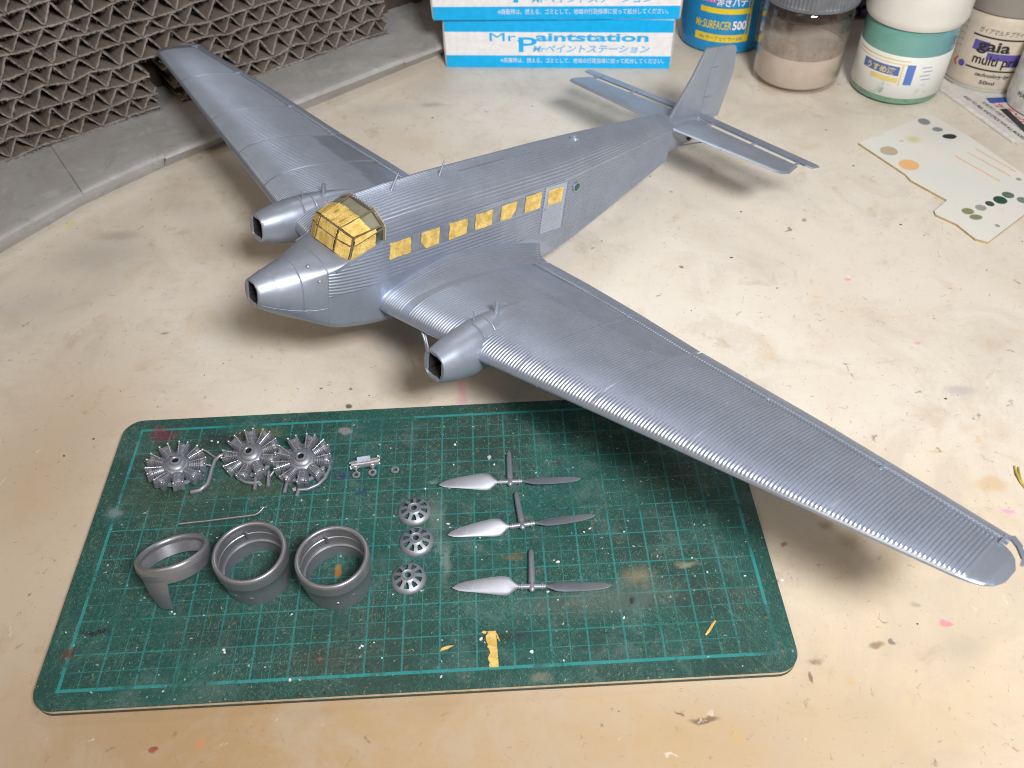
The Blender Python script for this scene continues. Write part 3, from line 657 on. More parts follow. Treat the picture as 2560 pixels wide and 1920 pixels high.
# door with fine ridges
bb = MB(); y_ = 1.2
def frame(bb, x0_, x1_, z0_, z1_, y, w, t, sk=0.0):
    for (a, b_) in (((x0_, z0_), (x1_, z0_)), ((x1_, z0_), (x1_, z1_)), ((x1_, z1_), (x0_, z1_)), ((x0_, z1_), (x0_, z0_))): bb.bar((a[0], y, a[1]), (b_[0], y, b_[1]), w, t, up=(0, 1, 0))
bb.box((-7.73, 1.185, 1.70), (1.06, .05, 1.84))
frame(bb, -7.2, -8.26, .80, 2.60, 1.20, .035, .015); frame(bb, -7.33, -8.12, 1.86, 2.50, 1.205, .035, .015)
for i in range(11):
    z = .88 + i * .09; bb.tube([(-7.26, 1.203, z), (-8.18, 1.203, z)], .024, 6)
door = bb.build('door', M_DOOR, plane, angle=40)
tape_patch('masking_tape', ((-7.36, 1.215, 1.89), (-8.09, 1.215, 1.90), (-8.09, 1.215, 2.48), (-7.36, 1.215, 2.46)), door, .012, seed=40, jit=.004)
bb = MB(); bb.lathe([(.03, 0), (.03, .02), (.005, .025)], 8, M=Matrix.Translation((-7.28, 1.22, 1.75)) @ Matrix.Rotation(rad(-90), 4, 'X')); bb.build('door_handle', M_SIL, door)
rv = MB()
for i in range(19): rv.box((-8.42, 1.17, .85 + i * .095), (.06, .03, .03))
o = rv.build('rivet_row', M_SIL, fus, smooth=False)
bb = MB(); bb.lathe([(.19, 0), (.19, .03), (.15, .035), (.145, .01)], 24, M=Matrix.Translation((-8.9, 1.15, 2.25)) @ Matrix.Rotation(rad(-90), 4, 'X')); ph = bb.build('porthole', M_SIL, plane)
bb = MB(); bb.lathe([(.145, .012), (.002, .02)], 24, M=Matrix.Translation((-8.9, 1.15, 2.25)) @ Matrix.Rotation(rad(-90), 4, 'X')); bb.build('porthole_pane', simple('porthole_green', (0.01, .10, .07), .2), ph)

# canopy -----------------------------------------------------------------
def cp(s, B):  # mirrored point
    return (B[0], B[1] * s, B[2])
Bo, Bi = (1.13, 1.05, 1.95), (1.30, .50, 2.12)
Mo, Mi = (1.00, 1.07, 2.46), (1.19, .51, 2.54)
To, Ti = (.93, 1.02, 2.69), (1.08, .50, 2.84)
Ro, Ri = (-.05, 1.13, 2.94), (-.05, .60, 3.22)
So, SMo = (-.05, 1.19, 2.43), (-.05, 1.18, 2.86)
canopy = MB()
def quad(b, *p): b.add(p, [(0, 1, 2, 3)])
for s in (1, -1):
    qs = [(Bi, Bo, Mo, Mi), (Mi, Mo, To, Ti), (Ti, To, Ro, Ri), (Bo, So, SMo, Mo), (Mo, SMo, Ro, To)]
    for q_ in qs:
        p = [cp(s, c_) for c_ in q_]; quad(canopy, *(p if s > 0 else p[::-1]))
for q_ in ((Bi, Mi), (Mi, Ti), (Ti, Ri)):
    a, b_ = q_; quad(canopy, cp(-1, a), cp(1, a), cp(1, b_), cp(-1, b_))
can = canopy.build('canopy', M_CLR, plane, smooth=False)
M_FRM = simple('clear_frame', (0.17, 0.145, 0.10), .25, .1)
fr = MB()
for s in (1, -1):
    for a, b_ in ((Bo, Mo), (Mo, To), (Bi, Mi), (Mi, Ti), (Bi, Bo), (Mi, Mo), (Ti, To), (To, Ro), (Ti, Ri), (Bo, So), (Mo, SMo), (So, SMo), (SMo, Ro), (Ro, Ri)):
        fr.bar(cp(s, a), cp(s, b_), .04, .045)
for a in (Bi, Mi, Ti, Ri): fr.bar(cp(-1, a), cp(1, a), .05, .05)
fr.build('canopy_frame', M_FRM, can, smooth=False)
sd_ = 60
def lerp3(a, b_, t): return tuple(a[i] * (1 - t) + b_[i] * t for i in range(3))
for s in (1, -1):
    for q_, cut in (((Bi, Bo, Mo, Mi), 0), ((Mi, Mo, To, Ti), 0), ((Bo, lerp3(Bo, So, .80), lerp3(Mo, SMo, .80), Mo), 0), ((Mo, lerp3(Mo, SMo, .85), lerp3(To, Ro, .8), To), 0), ((Ti, To, lerp3(To, Ro, .66), lerp3(Ti, Ri, .62)), 0)):
        p = [cp(s, c_) for c_ in q_]; p = p if s > 0 else [p[1], p[0], p[3], p[2]]
        sd_ += 1; tape_patch('masking_tape', p, can, .035, inset=.055, seed=sd_, jit=.010)
for a, b_ in ((Bi, Mi), (Mi, Ti)):
    sd_ += 1; tape_patch('masking_tape', (cp(-1, a), cp(1, a), cp(1, b_), cp(-1, b_)), can, .035, inset=.05, seed=sd_)
for k in range(4):
    f0, f1 = k / 4 + .012, (k + 1) / 4 - .012
    A = lerp3(cp(-1, Ti), cp(1, Ti), f0); B = lerp3(cp(-1, Ti), cp(1, Ti), f1); e = .62 + .02 * math.sin(k * 2)
    Ar = lerp3(A, lerp3(cp(-1, Ri), cp(1, Ri), f0), e); Br = lerp3(B, lerp3(cp(-1, Ri), cp(1, Ri), f1), e)
    A = lerp3(A, Ar, .05); B = lerp3(B, Br, .05)
    sd_ += 1; tape_patch('masking_tape', (A, B, Br, Ar), can, .03, seed=sd_, jit=.006)

# bulkhead behind the seats, added sloped sheet painting the canopy's hazy reflection, and arch
bb = MB(); pr = [(1.15, 2.43), (1.14, 2.9), (.62, 3.2), (-.62, 3.2), (-1.14, 2.9), (-1.15, 2.43)]
bb.add([(-.03, y, z) for y, z in pr], [tuple(range(6))]); bb.add([(-.02, -1.08, 2.90), (-.02, -.6, 3.16), (-.02, .6, 3.16), (-.02, 1.08, 2.90), (.5, 1.0, 2.74), (.5, .56, 2.96), (.5, -.56, 2.96), (.5, -1.0, 2.74)], [(3, 2, 5, 4), (2, 1, 6, 5), (1, 0, 7, 6)]); bb.build('bulkhead_haze_panel', simple('cabin_haze_olive', (0.30, .29, .235), .6), plane, smooth=False)
bb = MB()
for s in (1, -1):
    for a, b_ in ((So, SMo), (SMo, Ro), (Ro, Ri)): bb.bar(cp(s, (a[0] - .06, a[1] + .01, a[2] + .03)), cp(s, (b_[0] - .06, b_[1] + .01, b_[2] + .03)), .08, .05, up=(1, 0, 0))
bb.bar((-.11, .6, 3.25), (-.11, -.6, 3.25), .08, .05, up=(1, 0, 0))
bb.build('canopy_arch', simple('arch_tan', (0.40, .35, .26), .4, .2), plane, smooth=False)

# ------------------------------------------------------------------ loose parts on the mat
ZM = 0.302
def at(x, y, z=ZM): p = ground(x, y, z); return (p.x, p.y, z)

# propellers
def make_prop():
    t = empty('propeller')
    hb = MB(); M_ = Matrix.Rotation(rad(90), 4, 'X')
    hb.lathe([(.005, -.16), (.05, -.15), (.085, -.10), (.09, -.04), (.075, 0), (.075, .12), (.09, .13), (.09, .17), (.055, .18)], 20, M=M_ @ Matrix.Rotation(rad(180), 4, 'X') @ Matrix.Translation((0, 0, 0)))
    hb.tube([(-.36, 0, 0), (.36, 0, 0)], .075, 14)
    for s in (-1, 1): hb.lathe([(.07, -.035), (.10, -.02), (.10, .02), (.07, .035)], 16, M=Matrix.Translation((.27 * s, 0, 0)) @ Matrix.Rotation(rad(90), 4, 'Y'))
    hb.build('hub', M_ENG, t, angle=35)
    sh = MB(); sh.tube([(0, .12, 0), (0, .22, 0), (0, 1.06, 0.0), (0, 1.14, 0)], [.10, .092, .078, .045], 14); sh.build('shaft', M_ENG, t)
    for s in (-1, 1):
        L = np.linspace(0, 1, 22); R_ = []
        for q in L:
            x = .34 + q * 1.78
            wd = I(q, [0, .06, .16, .28, .5, .8, .93, 1], [.07, .22, .50, .51, .42, .28, .18, .03])
            tw = rad(I(q, [0, .2, 1], [38, 30, 12])) * 1.0
            th = I(q, [0, .15, 1], [.05, .035, .01])
            off = -.04 * math.sin(q * 3)
            ring = []
            for a in np.linspace(0, 2 * np.pi, 14, endpoint=False):
                u = math.cos(a) * wd * .5 + off * s; v = math.sin(a) * th
                yy = u * math.cos(tw) + v * math.sin(tw) * s; zz = -u * math.sin(tw) * s + v * math.cos(tw)
                ring.append((x * s, yy, zz))
            R_.append(ring if s > 0 else ring[::-1])
        bl = MB(); bl.grid(R_, cv=True); bl.f.append(tuple(bl.n - 14 + i for i in range(14))[::-1]); bl.build('blade', M_ENG, t, angle=80)
    return t
pr0 = make_prop()
G = 'propellers laid out on the mat'
for k, (h, a, b_, lab) in enumerate((((1275, 1204), (1097, 1214), (1453, 1198), 'silver two bladed propeller nearest the wing, top of the three on the mat'),
                                    ((1305, 1312), (1120, 1340), (1490, 1290), 'silver propeller in the middle of the three, tilted the most, beside the second slotted disc'),
                                    ((1330, 1466), (1132, 1472), (1532, 1465), 'silver propeller just above the yellow tape strip, lowest of the three'))):
    o = pr0 if k == 0 else copy_tree(pr0)
    z = ZM + .13; P_ = Vector(at(*h, z)); A = Vector(at(*a, z)); B = Vector(at(*b_, z)); an = math.atan2((B - A).y, (B - A).x)
    o.location = P_; o.rotation_euler = (rad(-1), 0, an); s = (B - A).length / 4.24; o.scale = (s, 1.05, 1)
    tag(o, lab, 'propeller', G)

# slotted baffle discs
def make_disc():
    t = empty('baffle_disc'); bb = MB()
    prof = [(.155, .185), (.20, .205), (.235, .185), (.30, .165), (.44, .115), (.52, .07), (.555, .02), (.56, .0)]
    n = 108; R_ = np.array([[(r * math.cos(2 * math.pi * k / n), r * math.sin(2 * math.pi * k / n), z) for k in range(n)] for r, z in prof])
    F = []; base = R_.reshape(-1, 3)
    for i in range(len(prof) - 1):
        for k in range(n):
            if i in (2, 3) and (k % 12) in (2, 3, 4, 5, 6, 7, 8)[i == 2:7 - (i == 2)]: continue
            F.append((i * n + k, (i + 1) * n + k, (i + 1) * n + (k + 1) % n, i * n + (k + 1) % n))
    inner = base - np.array([0, 0, .035]); V = np.concatenate([base, inner]); m_ = len(base)
    F2 = [(a + m_, d + m_, c_ + m_, b_ + m_) for a, b_, c_, d in F]
    rim = [(k, (k + 1) % n, m_ + (k + 1) % n, m_ + k) for k in range(n)]
    o_ = (len(prof) - 1) * n; rim += [(o_ + (k + 1) % n, o_ + k, m_ + o_ + k, m_ + o_ + (k + 1) % n) for k in range(n)]
    bb.add(V, F + F2 + rim); bb.build('slotted_dome', M_ENG, t, angle=50)
    c = MB(); c.lathe([(.10, .16), (.10, .215), (.15, .225), (.165, .2), (.165, .17)], 28); c.build('hub_ring', M_ENG, t, angle=40)
    return t
d0 = make_disc()
for k, (p, rot_, lab) in enumerate((((1036, 1276), .2, 'small slotted silver disc, highest in the column left of the propellers'), ((1041, 1351), .55, 'small slotted silver disc in the middle of the column of three'), ((1021, 1444), .1, 'small slotted silver disc, lowest of three and nearest the yellow tape'))):
    o = d0 if k == 0 else copy_tree(d0); o.location = at(*p, ZM + .07)[:2] + (ZM + .005,); o.rotation_euler = (0, 0, rot_); o.scale = (.91, .91, 1.0); tag(o, lab, 'disc', 'slotted discs on the mat')

# cowlings
def cowl(name, h, r0_, r1_, scoop=False):
    t = empty(name); bb = MB(); th = .07
    prof = []
    # outer wall up, rounded lip, inner wall down
    prof += [(r0_, 0), (r0_ + (r1_ - r0_) * .5, h * .35), (r1_ - .02, h * .62), (r1_ - .0, h * .64), (r1_, h * .78)]
    for a in range(0, 181, 20): prof.append((r1_ - .075 + .075 * math.cos(rad(a)), h * .86 + .10 * math.sin(rad(a))))
    ri = r1_ - .17
    prof += [(ri + .06, h * .80), (ri + .09, h * .6), (ri + .07, h * .59)]
    if not scoop: prof += [(ri + .06, h * .36), (ri, h * .35), (ri, h * .32), (ri + .05, h * .31)]
    prof += [(r0_ - th, 0), (r0_, 0)]
    bb.lathe(prof, 72); o = bb.build('cowl_ring', M_PART, t, angle=35)
    return t, o
M_GROOVE = simple('groove', (.05, .05, .06), .6)
def cyl_detail(t, r, h, spots_):
    for a, z, s in spots_:
        bb = MB(); bb.lathe([(.005, .03), (s * .6, .03), (s * .65, .0), (s, .0), (s, .015), (s * .7, .04), (s * .62, .04)], 14, M=Matrix.Rotation(a, 4, 'Z') @ Matrix.Translation((r, 0, z)) @ Matrix.Rotation(rad(90), 4, 'Y')); bb.build('bolt_boss', M_PART, t, angle=40)
for (tp, rz, lab, dets) in (((622, 1378), 0.3, 'deep silver engine cowling ring between the shallow ring and the other deep ring', ((-2.0, .5, .06), (-1.55, .42, .08))),
                            ((829, 1390), 0.0, 'deep silver engine cowling ring closest to the slotted discs', ((-1.45, .42, .07), (-.95, .55, .08)))):
    t, o = cowl('engine_cowling', 1.42, .93, 1.03)
    P_ = Vector(at(*tp, ZM + 1.3)); t.location = (P_.x, P_.y, ZM); t.rotation_euler = (0, 0, 0)
    cyl_detail(t, .955, 1, dets)
    for a in (1.9,):
        bb = MB(); bb.bar((.84 * math.cos(a), .84 * math.sin(a), .75), (.84 * math.cos(a), .84 * math.sin(a), 1.08), .05, .06); bb.build('inner_peg', M_PART, t, smooth=False)
    tag(t, lab, 'engine cowling', 'engine cowlings on the mat')
t, o = cowl('engine_cowling', .50, .93, 1.02, True)
P_ = Vector(at(432, 1400, ZM + 1.05)); t.location = (P_.x, P_.y, ZM + .70); t.rotation_euler = (rad(-27), rad(-8), 0)
sc = MB()
A_ = [(-2.35 + .95 * i / 8) for i in range(9)]
rows = []
for z, rr in ((.10, .95), (-.25, .93), (-.55, .88), (-.85, .80)):
    f = (0.10 - z) / .95
    rows.append([(rr * math.cos(-1.90 + (a + 1.88) * (1 - .35 * f)), rr * math.sin(-1.90 + (a + 1.88) * (1 - .35 * f)), z) for a in A_])
inn = [[(x * .955, y * .955, z) for x, y, z in r_] for r_ in rows]
sc.grid(np.array(rows)); sc.grid(np.array(inn)[:, ::-1])
sc.grid(np.array([[r_[0] for r_ in rows], [r_[0] for r_ in inn]])); sc.grid(np.array([[r_[-1] for r_ in inn], [r_[-1] for r_ in rows]])); sc.grid(np.array([inn[-1], rows[-1]]))
sc.build('scoop', M_PART, t, angle=60)
tag(t, 'shallow silver cowling ring propped up on a flat scoop', 'engine cowling', 'engine cowlings on the mat')

# radial engines
def ring(bb, c, R_, r, n=28): bb.lathe([(R_ + r * math.cos(a), r * .7 * math.sin(a)) for a in np.linspace(0, 2 * np.pi, 9)], n, c=c)
def fin_stack(bb, M_, r, n, L, z0_=0.0):
    prof = []
    for i in range(n):
        z = z0_ + L * i / n; prof += [(r * .70, z), (r, z + .010), (r, z + L / n * .5), (r * .70, z + L / n * .5 + .010)]
    bb.lathe(prof, 14, M=M_)
def make_engine():
    t = empty('radial_engine')
    c = MB(); c.lathe([(.10, .30), (.105, .42), (.135, .445), (.18, .44), (.20, .41), (.21, .37), (.30, .345), (.335, .31), (.335, .28), (.42, .26), (.46, .22), (.47, .10), (.45, .02), (.2, .0)], 45)
    c.build('crankcase', M_ENG, t, angle=35)
    cr_ = MB(); ring(cr_, (0, 0, .03), .74, .085, 40); cr_.build('collector_ring', M_ENG, t)
    h = MB(); h.lathe([(.101, .40), (.10, .25), (.003, .24)], 20); h.build('shaft_hole', M_DARK, t)
    for i in range(9):
        a = 2 * math.pi * i / 9 + .12
        cy_ = MB(); Mx = Matrix.Rotation(a, 4, 'Z') @ Matrix.Translation((.42, 0, .13)) @ Matrix.Rotation(rad(90), 4, 'Y')
        fin_stack(cy_, Mx, .20, 6, .36, .02)
        cy_.lathe([(.15, .36), (.195, .38), (.20, .47), (.18, .51), (.08, .54), (.003, .545)], 14, M=Mx)
        for s in (-1, 1):
            M2 = Matrix.Rotation(a, 4, 'Z'); cy_.box((.92, .13 * s, .12), (.17, .12, .24), M2)
        o = cy_.build('cylinder', M_ENG, t, angle=40)
        pr_ = MB()
        for s in (-1, 1):
            Rz = Matrix.Rotation(a, 4, 'Z'); p0 = Rz @ Vector((.44, .05 * s, .26)); p1 = Rz @ Vector((.98, .15 * s, .33))
            pr_.tube([p0, p1], .022, 8); pr_.lathe(ico(.05), 10, c=tuple(p1)); pr_.box((.50, .05 * s, .225), (.10, .035, .05), Rz)
        pr_.build('pushrod', M_SHINY, o, angle=50)
    return t
e0 = make_engine(); engs = [e0, copy_tree(e0), copy_tree(e0)]
G = 'radial engines on the mat'
for k, (p, tilt, rz, lab) in enumerate((((436, 1159), (rad(-4), rad(7)), 0.0, 'silver radial engine by the rounded mat corner, its exhaust pipe on the right'),
                                       ((627, 1129), (rad(6), rad(-6)), .2, 'silver radial engine between two others, standing on two pipe ends'),
                                       ((755, 1143), (rad(5), rad(-4)), .5, 'silver radial engine on the right, exhaust ring curling under it'))):
    o = engs[k]
    P_ = at(*p, ZM + .42); o.location = (P_[0], P_[1], ZM + .11); o.rotation_euler = (tilt[0], tilt[1], rz); o.scale = (.90, .90, 1.05); tag(o, lab, 'engine', G)
    ex = MB(); inv = o.matrix_basis.inverted()
    def gp(x, y, z=.12): return tuple(inv @ Vector(at(x, y, ZM + z)))
    bpy.context.view_layer.update()
    if k == 0:
        ex.tube([gp(478, 1231, .05), gp(500, 1226), gp(518, 1211), gp(525, 1192), gp(530, 1172), gp(537, 1152), gp(550, 1140), gp(566, 1135), gp(582, 1131)], .075, 10); ex.tube([gp(505, 1123, .2), gp(520, 1131), gp(541, 1146)], .04, 8); ex.tube([gp(505, 1160, .2), gp(528, 1164)], .035, 8)
    elif k == 1:
        ex.tube([gp(590, 1185), gp(600, 1198), gp(615, 1206), gp(632, 1208), gp(650, 1205)], .06, 10); ex.tube([gp(640, 1190, .15), gp(637, 1226, .08)], [.06, .075], 12); ex.tube([gp(672, 1178, .2), gp(671, 1218, .08)], [.055, .075], 12); ex.tube([gp(674, 1192), gp(690, 1172, .2)], .045, 8)
        ex.bar(gp(645, 1205, .1), gp(653, 1214, .06), .12, .04)
    else:
        ex.tube([gp(745, 1225), gp(770, 1223), gp(795, 1212), gp(812, 1196), gp(824, 1172), gp(826, 1150)], .06, 10); ex.tube([gp(718, 1205, .15), gp(711, 1233, .08)], [.06, .075], 12); ex.tube([gp(748, 1222, .12), gp(741, 1243, .08)], [.06, .078], 12); ex.bar(gp(735, 1220, .12), gp(737, 1228, .08), .12, .05)
    ex.build('exhaust_pipe', M_ENG, o, angle=60)

# carburettor-like housing with two rings, a loose ring, a bent rod
hs = empty('twin_housing', at(918, 1168)); bb = MB()
def loc(o_, x, y, z): p = Vector(at(x, y, ZM + z)) - o_.location; return tuple(p)
bb.tube([loc(hs, 879, 1163, .14), loc(hs, 947, 1152, .14)], .14, 16); bb.bar(loc(hs, 893, 1153, .24), loc(hs, 926, 1148, .24), .22, .12); bb.bar(loc(hs, 903, 1150, .30), loc(hs, 909, 1149, .30), .12, .06); bb.bar(loc(hs, 916, 1148, .30), loc(hs, 922, 1147, .30), .12, .06)
for x, y in ((889, 1167), (931, 1162)): bb.lathe(ico(.115), 16, c=loc(hs, x, y, .12))
bb.build('housing', M_SHINY, hs, angle=50)
fl = MB()
r_ = np.random.default_rng(3)
for x, y in ((877, 1158), (876, 1166), (878, 1171), (946, 1140), (948, 1150), (947, 1158)):
    p = Vector(loc(hs, x, y, .15)); fl.lathe(ico(.035), 6, c=tuple(p + Vector(r_.uniform(-.02, .02, 3))))
fl.build('flash_burr', simple('white_burr', (.75, .77, .8), .5), hs)
for x, y in ((890.5, 1187), (931, 1181)):
    bb = MB(); ring(bb, loc(hs, x, y, .04), .10, .04); bb.tube([loc(hs, x + .5, y - 7, .05), loc(hs, x - .5, y - 14, .08)], .03, 8); bb.build('ring', M_PART, hs)
tag(hs, 'small silver double housing with two rings attached to its front', 'engine part')
bb = MB(); ring(bb, (0, 0, .03), .10, .04); o = bb.build('washer', M_PART, loc=at(988, 1176)); tag(o, 'tiny loose silver ring lying alone between housing and propeller', 'ring')
bb = MB(); q = [at(446, 1310, ZM + .05), at(520, 1302, ZM + .05), at(600, 1292, ZM + .05), at(638, 1287, ZM + .05), at(648, 1281, ZM + .08), at(656, 1272, ZM + .12), at(659, 1268, ZM + .14)]
bb.tube(q, .035, 10); bb.tube([at(651, 1269, ZM + .14), at(668, 1268, ZM + .14)], .03, 8); o = bb.build('bent_rod', M_PART); tag(o, 'thin silver rod with a hooked end above the cowling rings', 'rod')

# tape strip and scraps
bb = MB(); L = at(1219, 1580)[:2]; outl = []
tl, tr, br, bl = [Vector(at(*q)) for q in ((1217, 1579), (1240, 1578), (1247, 1668), (1228, 1669))]
r_ = random.Random(4); left = [bl.lerp(tl, i / 16) + Vector((r_.uniform(-.06, .03), 0, 0)) for i in range(17)]
poly = [(p.x, p.y) for p in [br, tr] + left[::-1]]
bb.prism(poly[::-1], ZM, ZM + .025); bb.prism([tuple(at(*q)[:2]) for q in ((1240, 1581), (1246, 1592), (1251, 1606), (1243, 1597))][::-1], ZM + .01, ZM + .03); bb.prism([tuple(at(*q)[:2]) for q in ((1217, 1580), (1208, 1578), (1204, 1583), (1214, 1586))], ZM + .01, ZM + .03)
o = bb.build('tape_strip', M_TAPE, smooth=False); tag(o, 'ragged strip of yellow masking tape stuck near the bottom edge of the mat', 'tape')
bb = MB(); bb.prism([tuple(at(*q)[:2]) for q in ((1100, 1629), (1104, 1621), (1118, 1616), (1135, 1614), (1119, 1623))][::-1], ZM, ZM + .03); o = bb.build('tape_scrap', M_TAPE, smooth=False); tag(o, 'small pointed yellow tape scrap left of the tape strip', 'tape')
bb = MB()
for i in range(6):
    a = at(1764 + i * 3, 1588 - i * 5); b_ = at(1774 + i * 3, 1578 - i * 5); bb.bar((a[0], a[1], ZM + .015), (b_[0], b_[1], ZM + .02), .045, .02)
o = bb.build('tape_curl', M_TAPE, smooth=False); tag(o, 'curled yellow tape sliver near the right corner of the mat grid', 'tape')
bb = MB(); bb.tube([ground(2536, 1165, .02), ground(2543, 1185, .1), ground(2552, 1205, .05), ground(2566, 1225, .02)], .035, 6); bb.tube([ground(2546, 1168, .02), ground(2550, 1190, .12), ground(2558, 1212, .03)], .03, 6)
o = bb.build('tape_shred', simple('olive_shred', (.50, .40, .10), .5)); tag(o, 'twisted olive yellow shred on the table at the right edge', 'tape')
# pale shavings: chips and curls nobody would count
bb = MB(); r_ = random.Random(11)
fix = [(1141, 1105), (1138, 1112), (1410, 1112), (1340, 1182), (1236, 1162), (1134, 1162), (1560, 1330), (1395, 1405), (1475, 1322), (1460, 1330), (1205, 1400), (1095, 1300), (1120, 1310), (1200, 1345), (1730, 1395), (1370, 1480), (1395, 1500), (900, 1620), (905, 1615), (935, 1607), (955, 1645), (1103, 1693), (1203, 1598), (560, 1625), (562, 1632), (725, 1700), (430, 1530), (437, 1535), (1955, 1452), (1862, 1440), (1768, 1430), (530, 1103), (545, 1106), (1330, 1630), (1212, 1607), (1560, 1545)]
pts = [at(*q)[:2] for q in fix] + [(r_.uniform(-.3, 19.3), r_.uniform(-.3, 9.2)) for _ in range(28)]
for k, (x, y) in enumerate(pts):
    s = r_.uniform(.022, .06) if k < len(fix) else r_.uniform(.012, .038); a = r_.uniform(0, 6.28); n = r_.choice((5, 6, 7)); el = r_.uniform(.35, 1)
    P_ = [(x + s * (math.cos(a) * math.cos(q) - el * math.sin(a) * math.sin(q)) * r_.uniform(.7, 1.2), y + s * (math.sin(a) * math.cos(q) + el * math.cos(a) * math.sin(q)) * r_.uniform(.7, 1.2)) for q in [2 * math.pi * i / n for i in range(n)]]
    bb.prism(P_, ZM, ZM + r_.uniform(.01, .03))
o = bb.build('plastic_shavings', simple('white_shaving', (.70, .72, .72), .5), smooth=False); tag(o, 'tiny white plastic shavings and paint flecks scattered over the cutting mat', 'shavings', kind='stuff')
bb = MB()
for _ in range(60):
    x, y = r_.uniform(-8, 36), r_.uniform(-6, 32)
    if -1.1 < x < 20 and -1 < y < 9.9: continue
    s = r_.uniform(.02, .06); n = 6; bb.prism([(x + s * math.cos(q) * r_.uniform(.6, 1.2), y + s * .7 * math.sin(q) * r_.uniform(.6, 1.2)) for q in [2 * math.pi * i / n for i in range(n)]], .001, r_.uniform(.012, .03))
o = bb.build('table_crumbs', simple('dark_crumb', (.16, .13, .10), .7, var=.5, scale=1.2), smooth=False); tag(o, 'small dark and pale crumbs scattered on the table around the mat', 'crumbs', kind='stuff')

# ------------------------------------------------------------------ lettering
def text_mesh(s, size, sx=1.0, shear=0.0, bold=0.0, align='CENTER'):
    cu = bpy.data.curves.new('t', 'FONT'); cu.body = s; cu.size = size; cu.align_x = align; cu.shear = shear; cu.offset = bold; cu.resolution_u = 3
    o = bpy.data.objects.new('t', cu); COL.objects.link(o); bpy.context.view_layer.update()
    me = bpy.data.meshes.new_from_object(o.evaluated_get(bpy.context.evaluated_depsgraph_get())); bpy.data.objects.remove(o)
    V = np.array([v.co[:] for v in me.vertices]).reshape(-1, 3); F = [tuple(p.vertices) for p in me.polygons]; bpy.data.meshes.remove(me)
    if len(V): V[:, 0] *= sx
    return V, F
def put_text(s, size, fn, mat, parent, sx=1.0, shear=0.0, bold=0.0, align='CENTER', name='lettering', fitw=None):
    V, F = text_mesh(s, size, sx, shear, bold, align)
    if not len(V): return
    if fitw: V[:, 0] *= fitw / max(1e-6, V[:, 0].max() - V[:, 0].min())
    b = MB(); b.add([fn(x, y) for x, y, z in V], F); b.build(name, mat, parent, smooth=False)
def flat(name, col, rough=.5): return simple(name, col, rough, var=.05)
M_CY = flat('cyan_print', (0.0, 0.45, 0.92), .35); M_WH = flat('white_card', (0.84, 0.84, 0.88), .45); M_BLUEL = flat('light_blue_print', (0.16, .52, .85))
M_BLK = flat('black_print', (.02, .02, .025)); M_RED = flat('red_print', (.62, .03, .04)); M_YEL = flat('yellow_print', (.78, .60, .02)); M_NAVY = flat('navy_print', (.03, .09, .36)); M_PUR = flat('purple_print', (.10, .08, .33))

# ------------------------------------------------------------------ paint station boxes
def carton(bl, br, z0_, h, depth, lab, labd):
    A = Vector(bl); B = Vector(br); t = empty('paper_box', (A.x, A.y, z0_), math.atan2((B - A).y, (B - A).x)); W_ = (B - A).length
    bb = MB(); bb.add([(0, 0, .01), (W_, 0, .01), (W_, 0, h), (0, 0, h), (0, depth, .01), (W_, depth, .01), (W_, depth, h), (0, depth, h)], [(0, 1, 2, 3), (5, 4, 7, 6), (3, 2, 6, 7), (1, 0, 4, 5)])
    bb.build('sleeve', M_WH, t, smooth=False)
    for s in (0, 1):
        x = 0 if s == 0 else W_; o_ = -.10 if s == 0 else .10
        e = MB(); N = 9; rows = []
        for i in range(N):
            z = .04 + (h - .06) * i / (N - 1); bu = o_ * (1 - .5 * abs(2 * i / (N - 1) - 1) ** 2)
            rows.append([(x + .0, .03, z), (x + bu, .05, z), (x + bu, depth - .05, z), (x, depth - .03, z)])
        e.grid(np.array(rows) if s == 0 else np.array(rows)[::-1]); e.f.append((3, 2, 1, 0)); e.f.append(tuple(e.n - 4 + i for i in range(4))); e.build('end_flap', flat('box_board', (.50, .48, .46)), t, angle=50)
    def band(name, f0, f1, m_, e=.004):
        b = MB(); n = 24; r = random.Random(int(f0 * 50) + 3)
        b.grid([[(W_ * i / n, -e, h * f0 + (.01 if f0 < .02 else 0)) for i in range(n + 1)], [(W_ * i / n, -e, h * f1 + (r.uniform(-.03, .01) if f1 > .97 else 0)) for i in range(n + 1)]][::-1]); b.build(name, m_, t, smooth=False)
    band('lower_stripe', 0, .255, M_CY); band('upper_stripe', .73, .985, M_CY)
    f = lambda cx, cz: (lambda x, y: (cx + x, -.010, cz + y))
    f2 = lambda cx, cz: (lambda x, y: (cx + x, -.014, cz + y))
    # outlined wordmark: big P with the rest beside it
    put_text('Mr.', .66, f(W_ * .265, h * .545), M_CY, t, 1.45, bold=0, name='wordmark', fitw=1.6)
    put_text('P', 1.12, f(W_ * .362, h * .335), M_CY, t, 1.2, bold=.012, name='wordmark', fitw=.95)
    put_text('aintstation', .62, f(W_ * .652, h * .555), M_BLUEL, t, 1.2, bold=.022, name='wordmark_outline', fitw=5.85)
    put_text('aintstation', .62, f2(W_ * .652, h * .555), M_CY, t, 1.2, bold=.0, name='wordmark', fitw=5.8)
    put_text('Mrペイントステーション', .46, f(W_ * .645, h * .335), M_BLUEL, t, 1.0, shear=.2, bold=.01, fitw=6.1)
    put_text('※廃棄時は、燃える、ゴミとして、地域の行政指導に従って処分してください。', .30, f(W_ * .615, h * .115), M_WH, t, bold=.0, fitw=8.6)
    tag(t, lab, 'box', 'stacked paper boxes'); return t
carton((9.99, 34.36, 0), (21.75, 33.10, 0), 0, 2.66, 9, 'white box with cyan stripes and blue lettering, lower of the stack on the table', 0)
